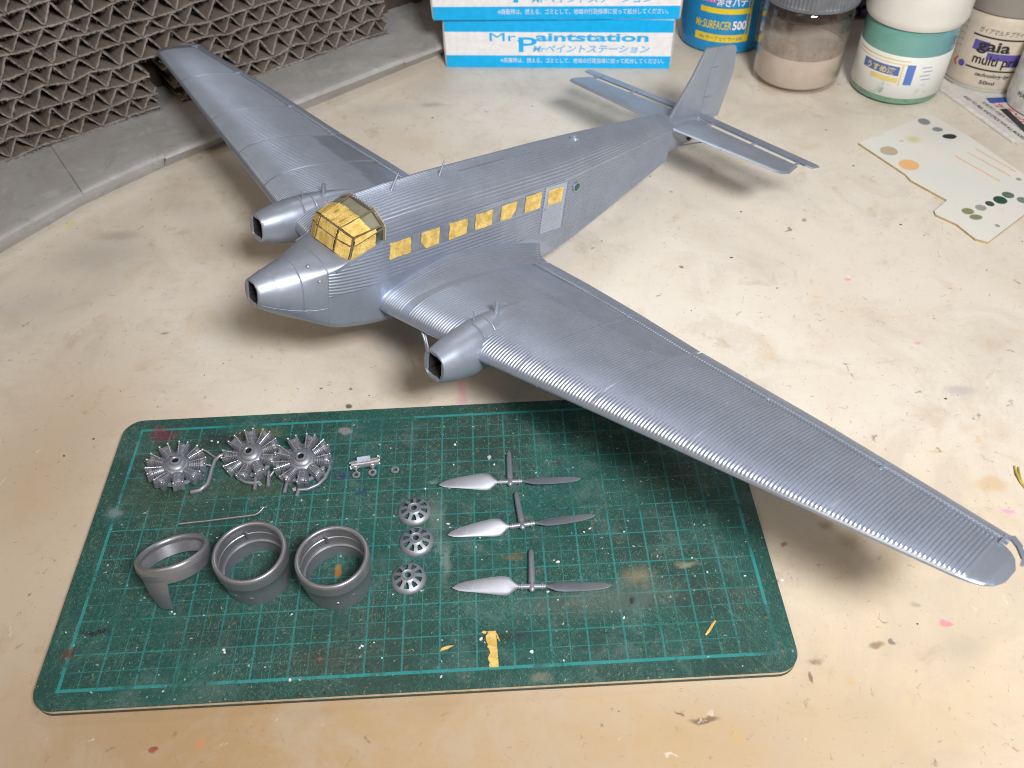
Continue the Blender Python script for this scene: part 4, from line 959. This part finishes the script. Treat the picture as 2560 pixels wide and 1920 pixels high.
carton((9.5, 34.1, 0), (21.95, 33.0, 0), 2.68, 2.66, 9, 'white box with cyan stripes lying on top of its twin', 0)

# ------------------------------------------------------------------ jars
def jar_at(name, c, loc_=None): return empty(name, (c[0], c[1], 0))
def wrap(r, a0, z0_, sl=1.0):   # text mapper on a cylinder; a0 = facing angle
    return lambda x, y: (r * math.cos(a0 + x / r), r * math.sin(a0 + x / r), z0_ + y)
def wrap_panel(name, r, a0, w_, z0_, z1_, m_, parent, n=20, th=.0):
    b = MB(); b.grid([[(r * math.cos(a0 + (i / n - .5) * w_ / r), r * math.sin(a0 + (i / n - .5) * w_ / r), z) for i in range(n + 1)] for z in (z1_, z0_)]); return b.build(name, m_, parent, angle=180)
def wrap_bar(name, r, a0, xc, w_, z0_, z1_, m_, parent): return wrap_panel(name, r, a0 + xc / r, w_, z0_, z1_, m_, parent)
FACE = lambda c: math.atan2(-10.54 - c[1], 11.94 - c[0])

# blue surfacer jar
c = (25.25, 36.6); a0 = FACE(c) + .10; j = jar_at('paint_jar', c)
bb = MB(); bb.lathe([(.01, .01), (2.1, .01), (2.3, .12), (2.32, .5), (2.32, 3.9), (2.2, 4.2), (1.9, 4.35)], 64); bb.build('jar_body', flat('blue_label_jar', (.012, .25, .56), .2), j, angle=35)
bb = MB(); bb.lathe([(2.15, 4.25), (2.2, 4.3), (2.2, 5.9), (2.0, 6.1), (.01, 6.1)], 64); bb.build('lid', simple('dull_metal_lid', (.45, .45, .43), .35, .6), j, angle=35)
R1, R2, R3 = 2.335, 2.345, 2.355
xo = -.35
for z0_, z1_, w_ in ((3.38, 3.50, 3.0),): wrap_bar('label_frame', R1, a0, xo, w_, z0_, z1_, M_YEL, j)
wrap_bar('label_frame', R1, a0, xo + 1.55, .08, .75, 3.5, M_YEL, j); wrap_bar('label_frame', R1, a0, xo + 1.38, .04, .9, 3.3, M_YEL, j)
wrap_bar('label_stripe', R1, a0, xo + .15, 2.7, 2.22, 2.50, M_YEL, j); wrap_bar('label_stripe', R1, a0, xo + .10, 2.9, .72, 1.12, M_YEL, j)
wrap_bar('label_tag', R1, a0, xo - .85, .9, 2.75, 3.12, flat('pink_print', (.62, .15, .45)), j)
put_text('ビン入', .3, wrap(R2, a0 + (xo - .85) / R2, 2.83), M_WH, j, fitw=.75)
put_text('溶きパテ', .52, wrap(R2, a0 + (xo + .45) / R2, 2.66), M_WH, j, bold=.01, fitw=1.6)
put_text('Mr.SURFACER', .60, wrap(R2, a0 + (xo - .42) / R2, 1.42), M_YEL, j, bold=.008, fitw=1.95)
put_text('500', .62, wrap(R2, a0 + (xo + 1.0) / R2, 1.42), M_WH, j, bold=.02, fitw=.75)
put_text('Mr.サーフェイサー500', .27, wrap(R2, a0 + (xo + .1) / R2, .82), M_NAVY, j, fitw=2.3)
wrap_bar('fine_print_panel', R1, a0, 2.25, .95, .5, 3.4, flat('pale_blue_panel', (.30, .48, .62)), j)
for i in range(8): put_text('警告 引火性', .2, wrap(R2, a0 + 2.25 / R2, 2.95 - i * .3), M_RED if i > 3 else M_NAVY, j, fitw=.8)
tag(j, 'blue jar with yellow SURFACER 500 lettering beside the paper boxes', 'paint jar', 'jars at the back')

# clear glass jar with beige paint
c = (28.05, 31.75); j = jar_at('paint_jar', c)
bb = MB(); bb.lathe([(.01, .02), (1.9, .02), (2.12, .12), (2.18, .4), (2.18, 3.5), (2.1, 3.95), (1.85, 4.2), (1.80, 4.2), (2.04, 3.9), (2.12, 3.5), (2.12, .35), (1.98, .2), (.01, .18)], 64)
bb.build('glass_body', glass_m('jar_glass', (.975, .97, .96)), j, angle=40)
tp = NT('beige_paint'); n_ = tp.noise(1.2, 3); tp.set(Base_Color=tp.mix(tp.ramp(n_, .3, .7), (.56, .465, .41), (.63, .54, .48)), Roughness=.3); 
bb = MB(); bb.lathe([(.01, .22), (1.95, .22), (2.10, .40), (2.10, 1.75), (1.6, 1.70), (.01, 1.68)], 56); bb.build('paint', tp.m, j, angle=40)
t = NT('smeared_film'); n1 = t.noise(1.0, 5, .7, dist=.8); n2 = t.noise(3, 4, .7)
sp = t.n('ShaderNodeSeparateXYZ', {0: t.co}); hgt = t.ramp(sp.outputs[2], 3.9, 1.2)
al = t.math('ADD', t.math('MULTIPLY', t.ramp(t.math('ADD', t.math('MULTIPLY', n1, .6), t.math('MULTIPLY', hgt, .45)), .40, .72), .75), .10, clamp=True)
t.set(Base_Color=t.mix(n2, (.14, .10, .08), (.60, .51, .45)), Roughness=.5, Alpha=al)
bb = MB(); bb.lathe([(2.095, 1.75), (2.095, 3.6)], 56); bb.build('paint_film', t.m, j, angle=180)
bb = MB(); n = 150; prof_r = [[(r + (.035 if k % 2 and 4.22 < z < 5.9 else 0)) for k in range(n)] for r, z in ((2.16, 4.12), (2.28, 4.16), (2.28, 4.32), (2.25, 4.36), (2.25, 5.85), (2.1, 6.0), (.01, 6.0))]
zz = (4.12, 4.16, 4.32, 4.36, 5.85, 6.0, 6.0)
bb.grid([[(prof_r[i][k] * math.cos(2 * math.pi * k / n), prof_r[i][k] * math.sin(2 * math.pi * k / n), zz[i]) for k in range(n)] for i in range(7)], cv=True)
bb.build('ribbed_lid', simple('grey_lid', (.145, .155, .175), .4), j, angle=30)
tag(j, 'clear glass jar holding a little beige paint under a ribbed grey lid', 'paint jar', 'jars at the back')

# teal jar with white lid and worn label
c = (32.7, 30.25); a0 = FACE(c); j = jar_at('paint_jar', c)
t = NT('teal_coated_glass'); n1 = t.noise(.5, 3); sp = t.n('ShaderNodeSeparateXYZ', {0: t.co})
t.set(Base_Color=t.mix(t.ramp(sp.outputs[0], -1.5, 2.0), (.15, .36, .31), (.14, .32, .38)), Roughness=.08); t.b.inputs['Coat Weight'].default_value = .6
bb = MB(); bb.lathe([(2.14, .45), (2.16, .55), (2.16, 3.3), (2.1, 3.75), (1.9, 4.05)], 64); bb.build('jar_body', t.m, j, angle=40)
bb = MB(); bb.lathe([(.01, .02), (1.9, .02), (2.12, .14), (2.15, .46), (1.9, .5), (.01, .5)], 64); bb.build('glass_foot', simple('green_glass', (.16, .30, .22), .08), j, angle=40)
t = NT('worn_white_label'); n1 = t.noise(1.1, 5, .65, dist=.5); n2 = t.noise(2.4, 4); sp = t.n('ShaderNodeSeparateXYZ', {0: t.co})
cc = t.mix(t.math('MULTIPLY', t.ramp(n1, .56, .72), t.ramp(sp.outputs[2], 1.5, .7)), (.74, .75, .73), (.30, .45, .42))
t.set(Base_Color=cc, Roughness=.5)
bb = MB(); bb.lathe([(2.15, .42), (2.175, .44), (2.175, 2.50), (2.15, 2.52)], 64); bb.build('label', t.m, j, angle=60)
bb = MB(); bb.lathe([(2.18, 3.72), (2.24, 3.75), (2.34, 3.95), (2.36, 4.1), (2.36, 5.3), (2.2, 5.55), (1.9, 5.6), (1.8, 5.45), (.01, 5.4)], 72); bb.build('lid', simple('ivory_lid', (.72, .70, .66), .28, var=.03, scale=.8), j, angle=30)
al = a0 - .42; W1 = flat('worn_yellow', (.72, .58, .22)); W2 = flat('worn_blue', (.09, .16, .38))
for z0_, z1_, w_ in ((2.28, 2.34, 3.0), (2.12, 2.16, 2.9)): wrap_bar('label_frame', 2.182, al, -.1, w_, z0_, z1_, W1, j)
wrap_bar('label_patch', 2.182, al, .05, 1.9, 1.55, 2.0, W2, j); wrap_bar('label_stripe', 2.186, al, .35, 1.35, 1.22, 1.45, W1, j); wrap_bar('label_frame', 2.188, al, 1.12, .07, 1.1, 2.1, W1, j); wrap_bar('label_patch', 2.184, al, 1.5, .38, 1.15, 2.15, flat('scuffed_blue', (.10, .20, .55)), j)
put_text('うすめ液', .36, wrap(2.19, al + .05 / 2.2, 1.62), W1, j, bold=.01, fitw=1.5)
for i in range(4): wrap_bar('label_line', 2.184, al, 2.25 + .1 * (i % 2), .5, 2.0 - i * .2, 2.03 - i * .2, W2, j)
tag(j, 'teal stained jar with a white screw lid and scuffed white label', 'paint jar', 'jars at the back')

# cream multi primer jar
c = (37.7, 31.1); a0 = FACE(c) + .02; j = jar_at('paint_jar', c)
bb = MB(); bb.lathe([(.01, .02), (1.95, .02), (2.12, .12), (2.18, .4), (2.18, 3.3), (2.1, 3.6), (2.0, 3.8)], 64); bb.build('jar_body', simple('cream_label', (.60, .53, .44), .4, var=.04), j, angle=40)
bb = MB(); bb.lathe([(2.0, 3.75), (2.2, 3.8), (2.22, 5.5), (2.0, 5.7), (.01, 5.7)], 64); bb.build('lid', simple('taupe_lid', (.26, .235, .21), .4, var=.06, scale=.5), j, angle=30)
bb = MB(); bb.lathe([(2.14, .02), (2.2, .08), (2.2, .16), (2.18, .2)], 64); bb.build('foot_ring', flat('grey_foot', (.42, .42, .38)), j)
r_ = 2.19
put_text('ガイアマルチプライマー', .3, wrap(r_, a0 + .30 / r_, 2.90), M_BLK, j, shear=.2, fitw=2.5)
wrap_bar('swoosh', r_, a0, .3, 2.9, 2.68, 2.76, M_BLK, j); wrap_bar('logo_patch', r_, a0, -.6, .75, 2.02, 2.5, M_PUR, j); wrap_bar('logo_patch', r_, a0, .75, 1.9, 1.70, 2.02, M_PUR, j); wrap_bar('logo_patch', r_, a0, 1.3, 1.0, 1.4, 1.85, M_PUR, j)
put_text('gaia', .72, wrap(r_ + .012, a0 + 0.0, 2.10), M_BLK, j, bold=.02, fitw=1.5)
put_text('multi primer', .66, wrap(r_ + .012, a0 + .70 / r_, 1.42), M_BLK, j, bold=.012, fitw=3.0)
wrap_bar('swoosh', r_, a0, .4, 2.8, 1.12, 1.20, M_BLK, j)
b = MB(); b.lathe([(.001, 0), (.17, 0)], 20, M=Matrix.Rotation(a0 - 1.25 / r_, 4, 'Z') @ Matrix.Translation((r_ + .005, 0, 1.18)) @ Matrix.Rotation(rad(90), 4, 'Y')); b.build('logo_dot', M_PUR, j)
put_text('technology by', .26, wrap(r_, a0 + .35 / r_, .82), M_BLK, j, shear=.3, bold=.006, fitw=1.6)
put_text('50ml', .26, wrap(r_, a0 + .25 / r_, .45), M_BLK, j, bold=.006, fitw=.7)
put_text('〈', .42, wrap(r_, a0 - 1.75 / r_, 1.0), M_RED, j, bold=.03)
for i in range(5): put_text('キーワ', .24, wrap(r_, a0 - 1.85 / r_, 3.0 - i * .3), flat('grey_print', (.18, .18, .17)), j, fitw=.5)
tag(j, 'cream labelled jar reading gaia multi primer with a taupe lid', 'paint jar', 'jars at the back')

# white bottle half out of frame
c = (39.35, 27.6); a0 = FACE(c); j = jar_at('paint_jar', c)
bb = MB(); bb.lathe([(.01, .02), (1.7, .02), (1.9, .15), (1.95, .5), (1.95, 3.0), (1.8, 3.4), (1.6, 3.5), (1.6, 4.5), (.01, 4.5)], 56); bb.build('jar_body', simple('white_bottle', (.66, .66, .64), .3), j, angle=40)
wrap_bar('label_patch', 1.962, a0, -1.0, .75, 1.4, 2.4, flat('dark_green_print', (.05, .09, .08)), j); put_text('MATTE', .32, wrap(1.965, a0 - 1.05 / 1.96, .85), M_BLK, j)
tag(j, 'white jar at the right border of the photo, mostly cut off', 'paint jar', 'jars at the back')

# purple mesh basket behind the jars
bk = empty('mesh_basket', (31.0, 38.0, 0)); bb = MB()
for iz in range(14):
    for ix in range(16):
        z = .4 + iz * .55; x = -4 + ix * .55 + (.27 if iz % 2 else 0)
        bb.lathe(ico(.27), 8, c=(x, 0, z))
o = bb.build('knitted_wall', simple('purple_beads', (.055, .03, .10), .4), bk, angle=60); o['kind'] = 'stuff'
bb = MB(); bb.box((0, .5, 4), (9.5, .3, 8)); bb.build('backing', M_DARK, bk, smooth=False)
tag(bk, 'dark purple mesh basket glimpsed between the glass jar and the teal jar', 'basket')

# ------------------------------------------------------------------ swatch card and sachet
CP = [ground(*q) for q in ((2145, 362), (2298, 298), (2318, 290), (2335, 295), (2420, 345), (2560, 442), (2640, 498), (2560, 540), (2468, 610), (2437, 602), (2430, 597), (2390, 565), (2337, 541), (2334, 532), (2366, 505), (2275, 455), (2262, 440))]
def card_material():
    t = NT('test_card'); n1 = t.noise(.4, 4); n2 = t.noise(2.5, 4, .6)
    c = t.mix(t.ramp(n1, .35, .65), (.69, .70, .66), (.73, .70, .66))
    c = t.mix(t.math('MULTIPLY', t.ramp(n2, .6, .75), .25), c, (.5, .52, .5))
    wob = t.n('ShaderNodeVectorMath', {0: t.n('ShaderNodeTexNoise', {'Vector': t.co, 'Scale': 1.5, 'Detail': 3}).outputs[1], 1: (0.5, 0.5, 0.5)}, operation='SUBTRACT').outputs[0]
    L = []
    for x, y, r, cc, s_, sf in ((2222, 377, .42, (.46, .38, .27), 1, .12), (2272, 412, (.48, .46), (.78, .45, .20), 1, .12), (2256, 353, .0001, (0, 0, 0), 0, .5), (2283, 348, (.55, .5), (.50, .53, .12), .7, 1), (2310, 304, .34, (.16, .18, .21), .9, .3), (2343, 323, (.28, .24), (.17, .19, .24), .9, .3), (2374, 341, (.36, .24), (.015, .02, .03), 1, .15),
                               (2520, 487, .26, (.10, .14, .11), 1, .12), (2501, 500, .30, (.01, .06, .035), 1, .12), (2475, 509, .20, (.015, .075, .05), 1, .12), (2452, 519, .24, (.30, .32, .29), 1, .12), (2420, 528, (.30, .26), (.20, .22, .08), .95, .25), (2440, 543, (.30, .22), (.15, .18, .06), .9, .25), (2556, 500, .25, (.16, .22, .17), 1, .12), (2493, 564, .12, (.2, .2, .17), .8, .4), (2254, 352, .14, (.5, .42, .3), .6, .6), (2500, 382, .12, (.3, .32, .36), .7, .5), (2546, 448, .14, (.2, .22, .28), .8, .3), (2180, 335, (.8, .35), (.42, .42, .40), .5, 1)):
        p = ground(x, y, .1); L.append((p.x, p.y, r, cc, s_, sf))
    c = t.spots(c, L, t.vmath('MULTIPLY', wob, (.10, .10, 0)).outputs[0])
    t.set(Base_Color=c, Roughness=.45); return t.m
bb = MB(); bb.prism([(p.x, p.y) for p in CP][::-1], .004, .10); o = bb.build('swatch_card', card_material(), smooth=False)
me = o.data; me.materials.append(simple('card_edge', (.45, .33, .16), .6))
for p in me.polygons:
    if abs(p.normal.z) < .5: p.material_index = 1
tag(o, 'white plastic test card with dabs of paint and three orange lines', 'test card')
for (a, b_) in (((2388, 390), (2500, 453)), ((2418, 380), (2528, 441)), ((2438, 371), (2540, 430))):
    bb = MB(); A = ground(*a, .104); B = ground(*b_, .104); bb.bar(A, B, .045, .006); bb.build('orange_line', flat('orange_paint', (.80, .34, .12)), o, smooth=False)
SC = [ground(*q, .06) for q in ((2352, 222), (2543, 360), (2640, 330), (2640, 210), (2440, 180))]
bb = MB(); n = len(SC); bb.prism([(p.x, p.y) for p in SC], .004, .06); sc_ = bb.build('sachet', simple('sachet_film', (.62, .60, .58), .25, var=.05), smooth=False)
tag(sc_, 'flat white sachet with crimped edge and red lettering under the cream jar', 'sachet')
e0_ = SC[0]; d = (SC[1] - SC[0]).normalized(); nrm = Vector((-d.y, d.x, 0)) 
if nrm.y < 0 and nrm.x < 0: nrm = -nrm
if (SC[3] - SC[0]).dot(nrm) < 0: nrm = -nrm
Ls = (SC[1] - SC[0]).length
cr = MB()
for i in range(46): p = e0_ + d * (.1 + i * (Ls - .2) / 46); cr.bar(p - nrm * .12 + Vector((0, 0, .006)), p + nrm * .14 + Vector((0, 0, .012)), .05, .03)
cr.build('crimped_edge', simple('crimp', (.70, .68, .68), .3), sc_, smooth=False)
def sf(u0, v0): return lambda x, y: tuple((e0_ + d * (u0 + x) + nrm * (v0 + y)).xy) + (.068,)
put_text('EASY TO PEEL AND STICK FOR ALL MODELS', .26, sf(Ls * .58, .52), M_BLK, sc_, bold=.006, fitw=Ls * .78)
put_text('接着剤付 研磨布 HIGH GRADE FINISH', .24, sf(Ls * .66, .98), flat('grey_ink', (.10, .10, .10)), sc_, fitw=Ls * .66)
put_text('エッチングノコ', .55, sf(Ls * .62, 1.42), M_RED, sc_, bold=.02, fitw=Ls * .62)
bb = MB(); p = ground(2495, 250, .07); bb.box((p.x, p.y, .066), (1.0, .5, .006)); bb.build('logo_patch', M_NAVY, sc_, smooth=False)
bb = MB(); A = ground(2508, 272, .068); B = ground(2570, 330, .068); bb.bar(A, B, .35, .006); bb.build('black_stripe', M_BLK, sc_, smooth=False)

# ------------------------------------------------------------------ spray booth: tray lip, cardboard filter, back panel
def overspray(name, c1, c2, rough=.4, fz=False):
    t = NT(name); n1 = t.noise(.35, 5, .6); n2 = t.noise(5, 5, .7); n3 = t.noise(40, 3)
    c = t.mix(t.ramp(n1, .3, .7), c1, c2); c = t.mix(t.math('MULTIPLY', t.ramp(n2, .55, .75), .25), c, tuple(q * .7 for q in c1))
    v = t.n('ShaderNodeTexVoronoi', {'Vector': t.co, 'Scale': 1.6}); rnd = t.n('ShaderNodeSeparateColor', {0: v.outputs['Color']}).outputs[0]
    if not fz:
        n4 = t.noise(.9, 6, .75, dist=.8); c = t.mix(t.math('MULTIPLY', t.ramp(n4, .50, .70), .45), c, tuple(q * .62 for q in c1)); c = t.mix(t.math('MULTIPLY', t.ramp(n4, .46, .34), .35), c, tuple(min(1, q * 1.35) for q in c2))
        c = t.mix(t.math('MULTIPLY', t.ramp(v.outputs['Distance'], .07, .04), t.math('GREATER_THAN', rnd, .6)), c, (.5, .5, .5))
    t.set(Base_Color=c, Roughness=rough); t.bump(t.math('ADD', n2, n3), .5 if fz else .12, .03 if fz else .01); return t.m
M_TRAY = overspray('overspray_tray', (.38, .375, .37), (.45, .45, .465), .36)
tray = empty('booth_tray', tuple(ground(410, 395))); tl_ = tray.location.copy()
edge_top = [ground(*q, .9) for q in ((-260, 735), (205, 480), (410, 388), (700, 272), (1010, 150), (1240, 62))]
base_ln = [ground(*q, 0) for q in ((-260, 785), (205, 514), (410, 418), (700, 300), (1010, 172), (1240, 78))]
back = Vector((-.55, .84, 0))
for i in range(5):
    a, b_ = edge_top[i] - tl_, edge_top[i + 1] - tl_; c_, d_ = base_ln[i] - tl_, base_ln[i + 1] - tl_
    dd = (b_ - a).normalized() * .006; a = a + dd; b_ = b_ - dd
    bz = [0, .06, -.03, .05, 0][i]; zz = Vector((0, 0, bz)); rd = Vector((back.x, back.y, 0)) * .14
    fr_ = MB(); A2, B2 = a + back * 9, b_ + back * 9; z_ = lambda p, z: (p.x, p.y, z)
    rows = [[c_, d_], [a - rd * .3 - Vector((0, 0, .16)) + zz, b_ - rd * .3 - Vector((0, 0, .16)) + zz], [a + zz - Vector((0, 0, .05)), b_ + zz - Vector((0, 0, .05))], [a + rd + zz, b_ + rd + zz], [a + rd * 4 + zz - Vector((0, 0, .01)), b_ + rd * 4 + zz - Vector((0, 0, .01))], [A2 + zz, B2 + zz]]
    K = 9
    fr_.grid([[tuple(p.lerp(q_, k / K) + Vector((0, 0, -.02 if (k in (0, K) and j_ > 1) else 0))) for k in range(K + 1)] for j_, (p, q_) in enumerate(rows)][::-1]); fr_.build('lip_panel', M_TRAY, tray, angle=60)
sd2 = MB(); sd2.grid([[tuple(p - tl_ - Vector((0, 0, .12)) ) for p in edge_top], [tuple(p - tl_ + back * 9 - Vector((0, 0, .12))) for p in edge_top]][::-1]); sd2.build('underside', M_TRAY, tray)
tag(tray, 'grey oversprayed lip of a spray booth in front of the cardboard filter', 'spray booth')

M_CARD = overspray('dusty_cardboard', (.17, .135, .11), (.25, .21, .185), .85, True); M_EDGE = overspray('dusty_cut_edge', (.27, .24, .22), (.36, .335, .315), .9, True)
EU = Vector((.825, .565, 0)); EN = Vector((.565, -.825, 0))
def filter_block(u0, u1, lab, seed, rows_=14):
    o0 = ground(400, 275, .9); t = empty('cardboard_filter', tuple(o0 + EU * ((u0 + u1) / 2))); base = o0 - t.location
    r_ = np.random.default_rng(seed); pitch = .87; per = 1.04; D = 2.4; T = .095; fz = MB()
    def pt(u, z, dn): return tuple(base + EU * u + EN * dn + Vector((0, 0, z)))
    def sheet(name, us, zs, th):
        us = np.array(us); zs = np.array(zs); tx = np.gradient(us); tz = np.gradient(zs); ln = np.hypot(tx, tz); nx, nz = -tz / ln, tx / ln
        th_ = th * (1 + .35 * r_.standard_normal(len(us)).clip(-1, 1)); jag = r_.uniform(-.05, .05, len(us)); b = MB(); n = len(us)
        top = [(us[i] + nx[i] * th_[i] / 2, zs[i] + nz[i] * th_[i] / 2) for i in range(n)]; bot = [(us[i] - nx[i] * th_[i] / 2, zs[i] - nz[i] * th_[i] / 2) for i in range(n)]
        b.grid([[pt(x, z, -D) for x, z in top], [pt(x, z, -.06 + jag[i]) for i, (x, z) in enumerate(top)], [pt((top[i][0] + bot[i][0]) / 2, (top[i][1] + bot[i][1]) / 2, jag[i] + .02) for i in range(n)], [pt(x, z, -.06 + jag[i]) for i, (x, z) in enumerate(bot)], [pt(x, z, -D) for x, z in bot]])
        o_ = b.build(name, M_CARD, t, angle=180); o_.data.materials.append(M_EDGE); K = n - 1
        for p_ in o_.data.polygons: p_.material_index = 1 if K <= p_.index < 3 * K else 0
        for i in range(0, n - 1):
            for _q in range(int(r_.integers(0, 4))):   # torn paper fibres along the cut edge
                p = Vector(pt(us[i] + r_.uniform(0, .1), zs[i] + r_.uniform(-.05, .05), r_.uniform(-.03, .03))); L_ = r_.uniform(.06, .28)
                e = (EU * r_.uniform(-.7, .7) + EN * r_.uniform(0, .8) + Vector((0, 0, r_.uniform(-1.2, .3)))).normalized() * L_
                q = Vector((r_.uniform(-1, 1), r_.uniform(-1, 1), r_.uniform(-1, 1))).normalized() * .018
                fz.add([tuple(p - q), tuple(p + q), tuple(p + EN * .03), tuple(p + e)], [(0, 1, 3), (1, 2, 3), (2, 0, 3)])
    U = np.arange(u0, u1 + .01, .065)
    base_w = [np.interp(U, np.arange(u0 - 1, u1 + 2, 1.1), r_.uniform(-.15, .15, len(np.arange(u0 - 1, u1 + 2, 1.1)))) for _ in range(rows_ + 1)]
    base_w[0] = base_w[0] * .5 + .10
    def parts(k):   # the three lowest rows are broken off around u = 1
        if k > 2: return [slice(None)]
        cut0, cut1 = [(.1, 1.05), (.2, .95), (.1, .65)][k]; return [U < cut0, U > cut1]
    for k in range(rows_ + 1):
        for m_ in parts(k): sheet('liner_sheet', U[m_], (k * pitch + base_w[k])[m_], T)
    for k in range(rows_):
        ph = r_.uniform(0, per); us, zs = [], []
        knots = []; u = u0 - per + ph; up = 0
        while u < u1 + per: knots.append((u, up)); u += per / 2 * r_.uniform(.82, 1.18); up = 1 - up
        ku = np.array([q[0] for q in knots]); kv = np.array([q[1] for q in knots], float)
        f = np.interp(U, ku, kv); f = .06 + .88 * f
        zf = k * pitch + base_w[k] * (1 - f) + (base_w[k + 1]) * f + pitch * f
        for m_ in parts(k): sheet('fluted_sheet', U[m_], zf[m_], T * .9)
    o = fz.build('torn_fibres', M_CARD, t, smooth=False); o['kind'] = 'stuff'
    b = MB(); b.add([pt(u0, -.1, -D + .05), pt(u1, -.1, -D + .05), pt(u1, rows_ * pitch + .1, -D + .05), pt(u0, rows_ * pitch + .1, -D + .05)], [(0, 1, 2, 3)]); b.build('backing', simple('filter_backing', (.045, .03, .022), .9), t, smooth=False)
    tag(t, lab, 'filter')
filter_block(-14.5, 13.1, 'dusty grey corrugated cardboard filter with torn open cells behind the far wing', 5)
bp = empty('spray_booth', tuple(ground(1040, 60))); bb = MB(); q0 = ground(400, 275, .9) - bp.location
def pt2(u, z, dn): return tuple(q0 + EU * u + EN * dn + Vector((0, 0, z)))
bb.add([pt2(-18, -.9, -2.6), pt2(34, -.9, -2.6), pt2(34, 14, -2.6), pt2(-18, 14, -2.6), pt2(-18, -.9, -3.0), pt2(34, -.9, -3.0), pt2(34, 14, -3.0), pt2(-18, 14, -3.0)], [(0, 1, 2, 3), (5, 4, 7, 6), (3, 2, 6, 7)])
bb.build('wall_panel', simple('brown_panel', (.07, .05, .042), .6), bp, smooth=False)
for u in (14.2, 16.5, 19): 
    bb = MB(); bb.bar(pt2(u, -.5, -2.5), pt2(u, 13, -2.5), .5, .3, up=(.5, -.8, 0)); bb.build('upright_slat', simple('brown_slat', (.09, .06, .05), .6), bp, smooth=False)
tag(bp, 'dark brown spray booth wall behind the cardboard filter and boxes', 'panel')
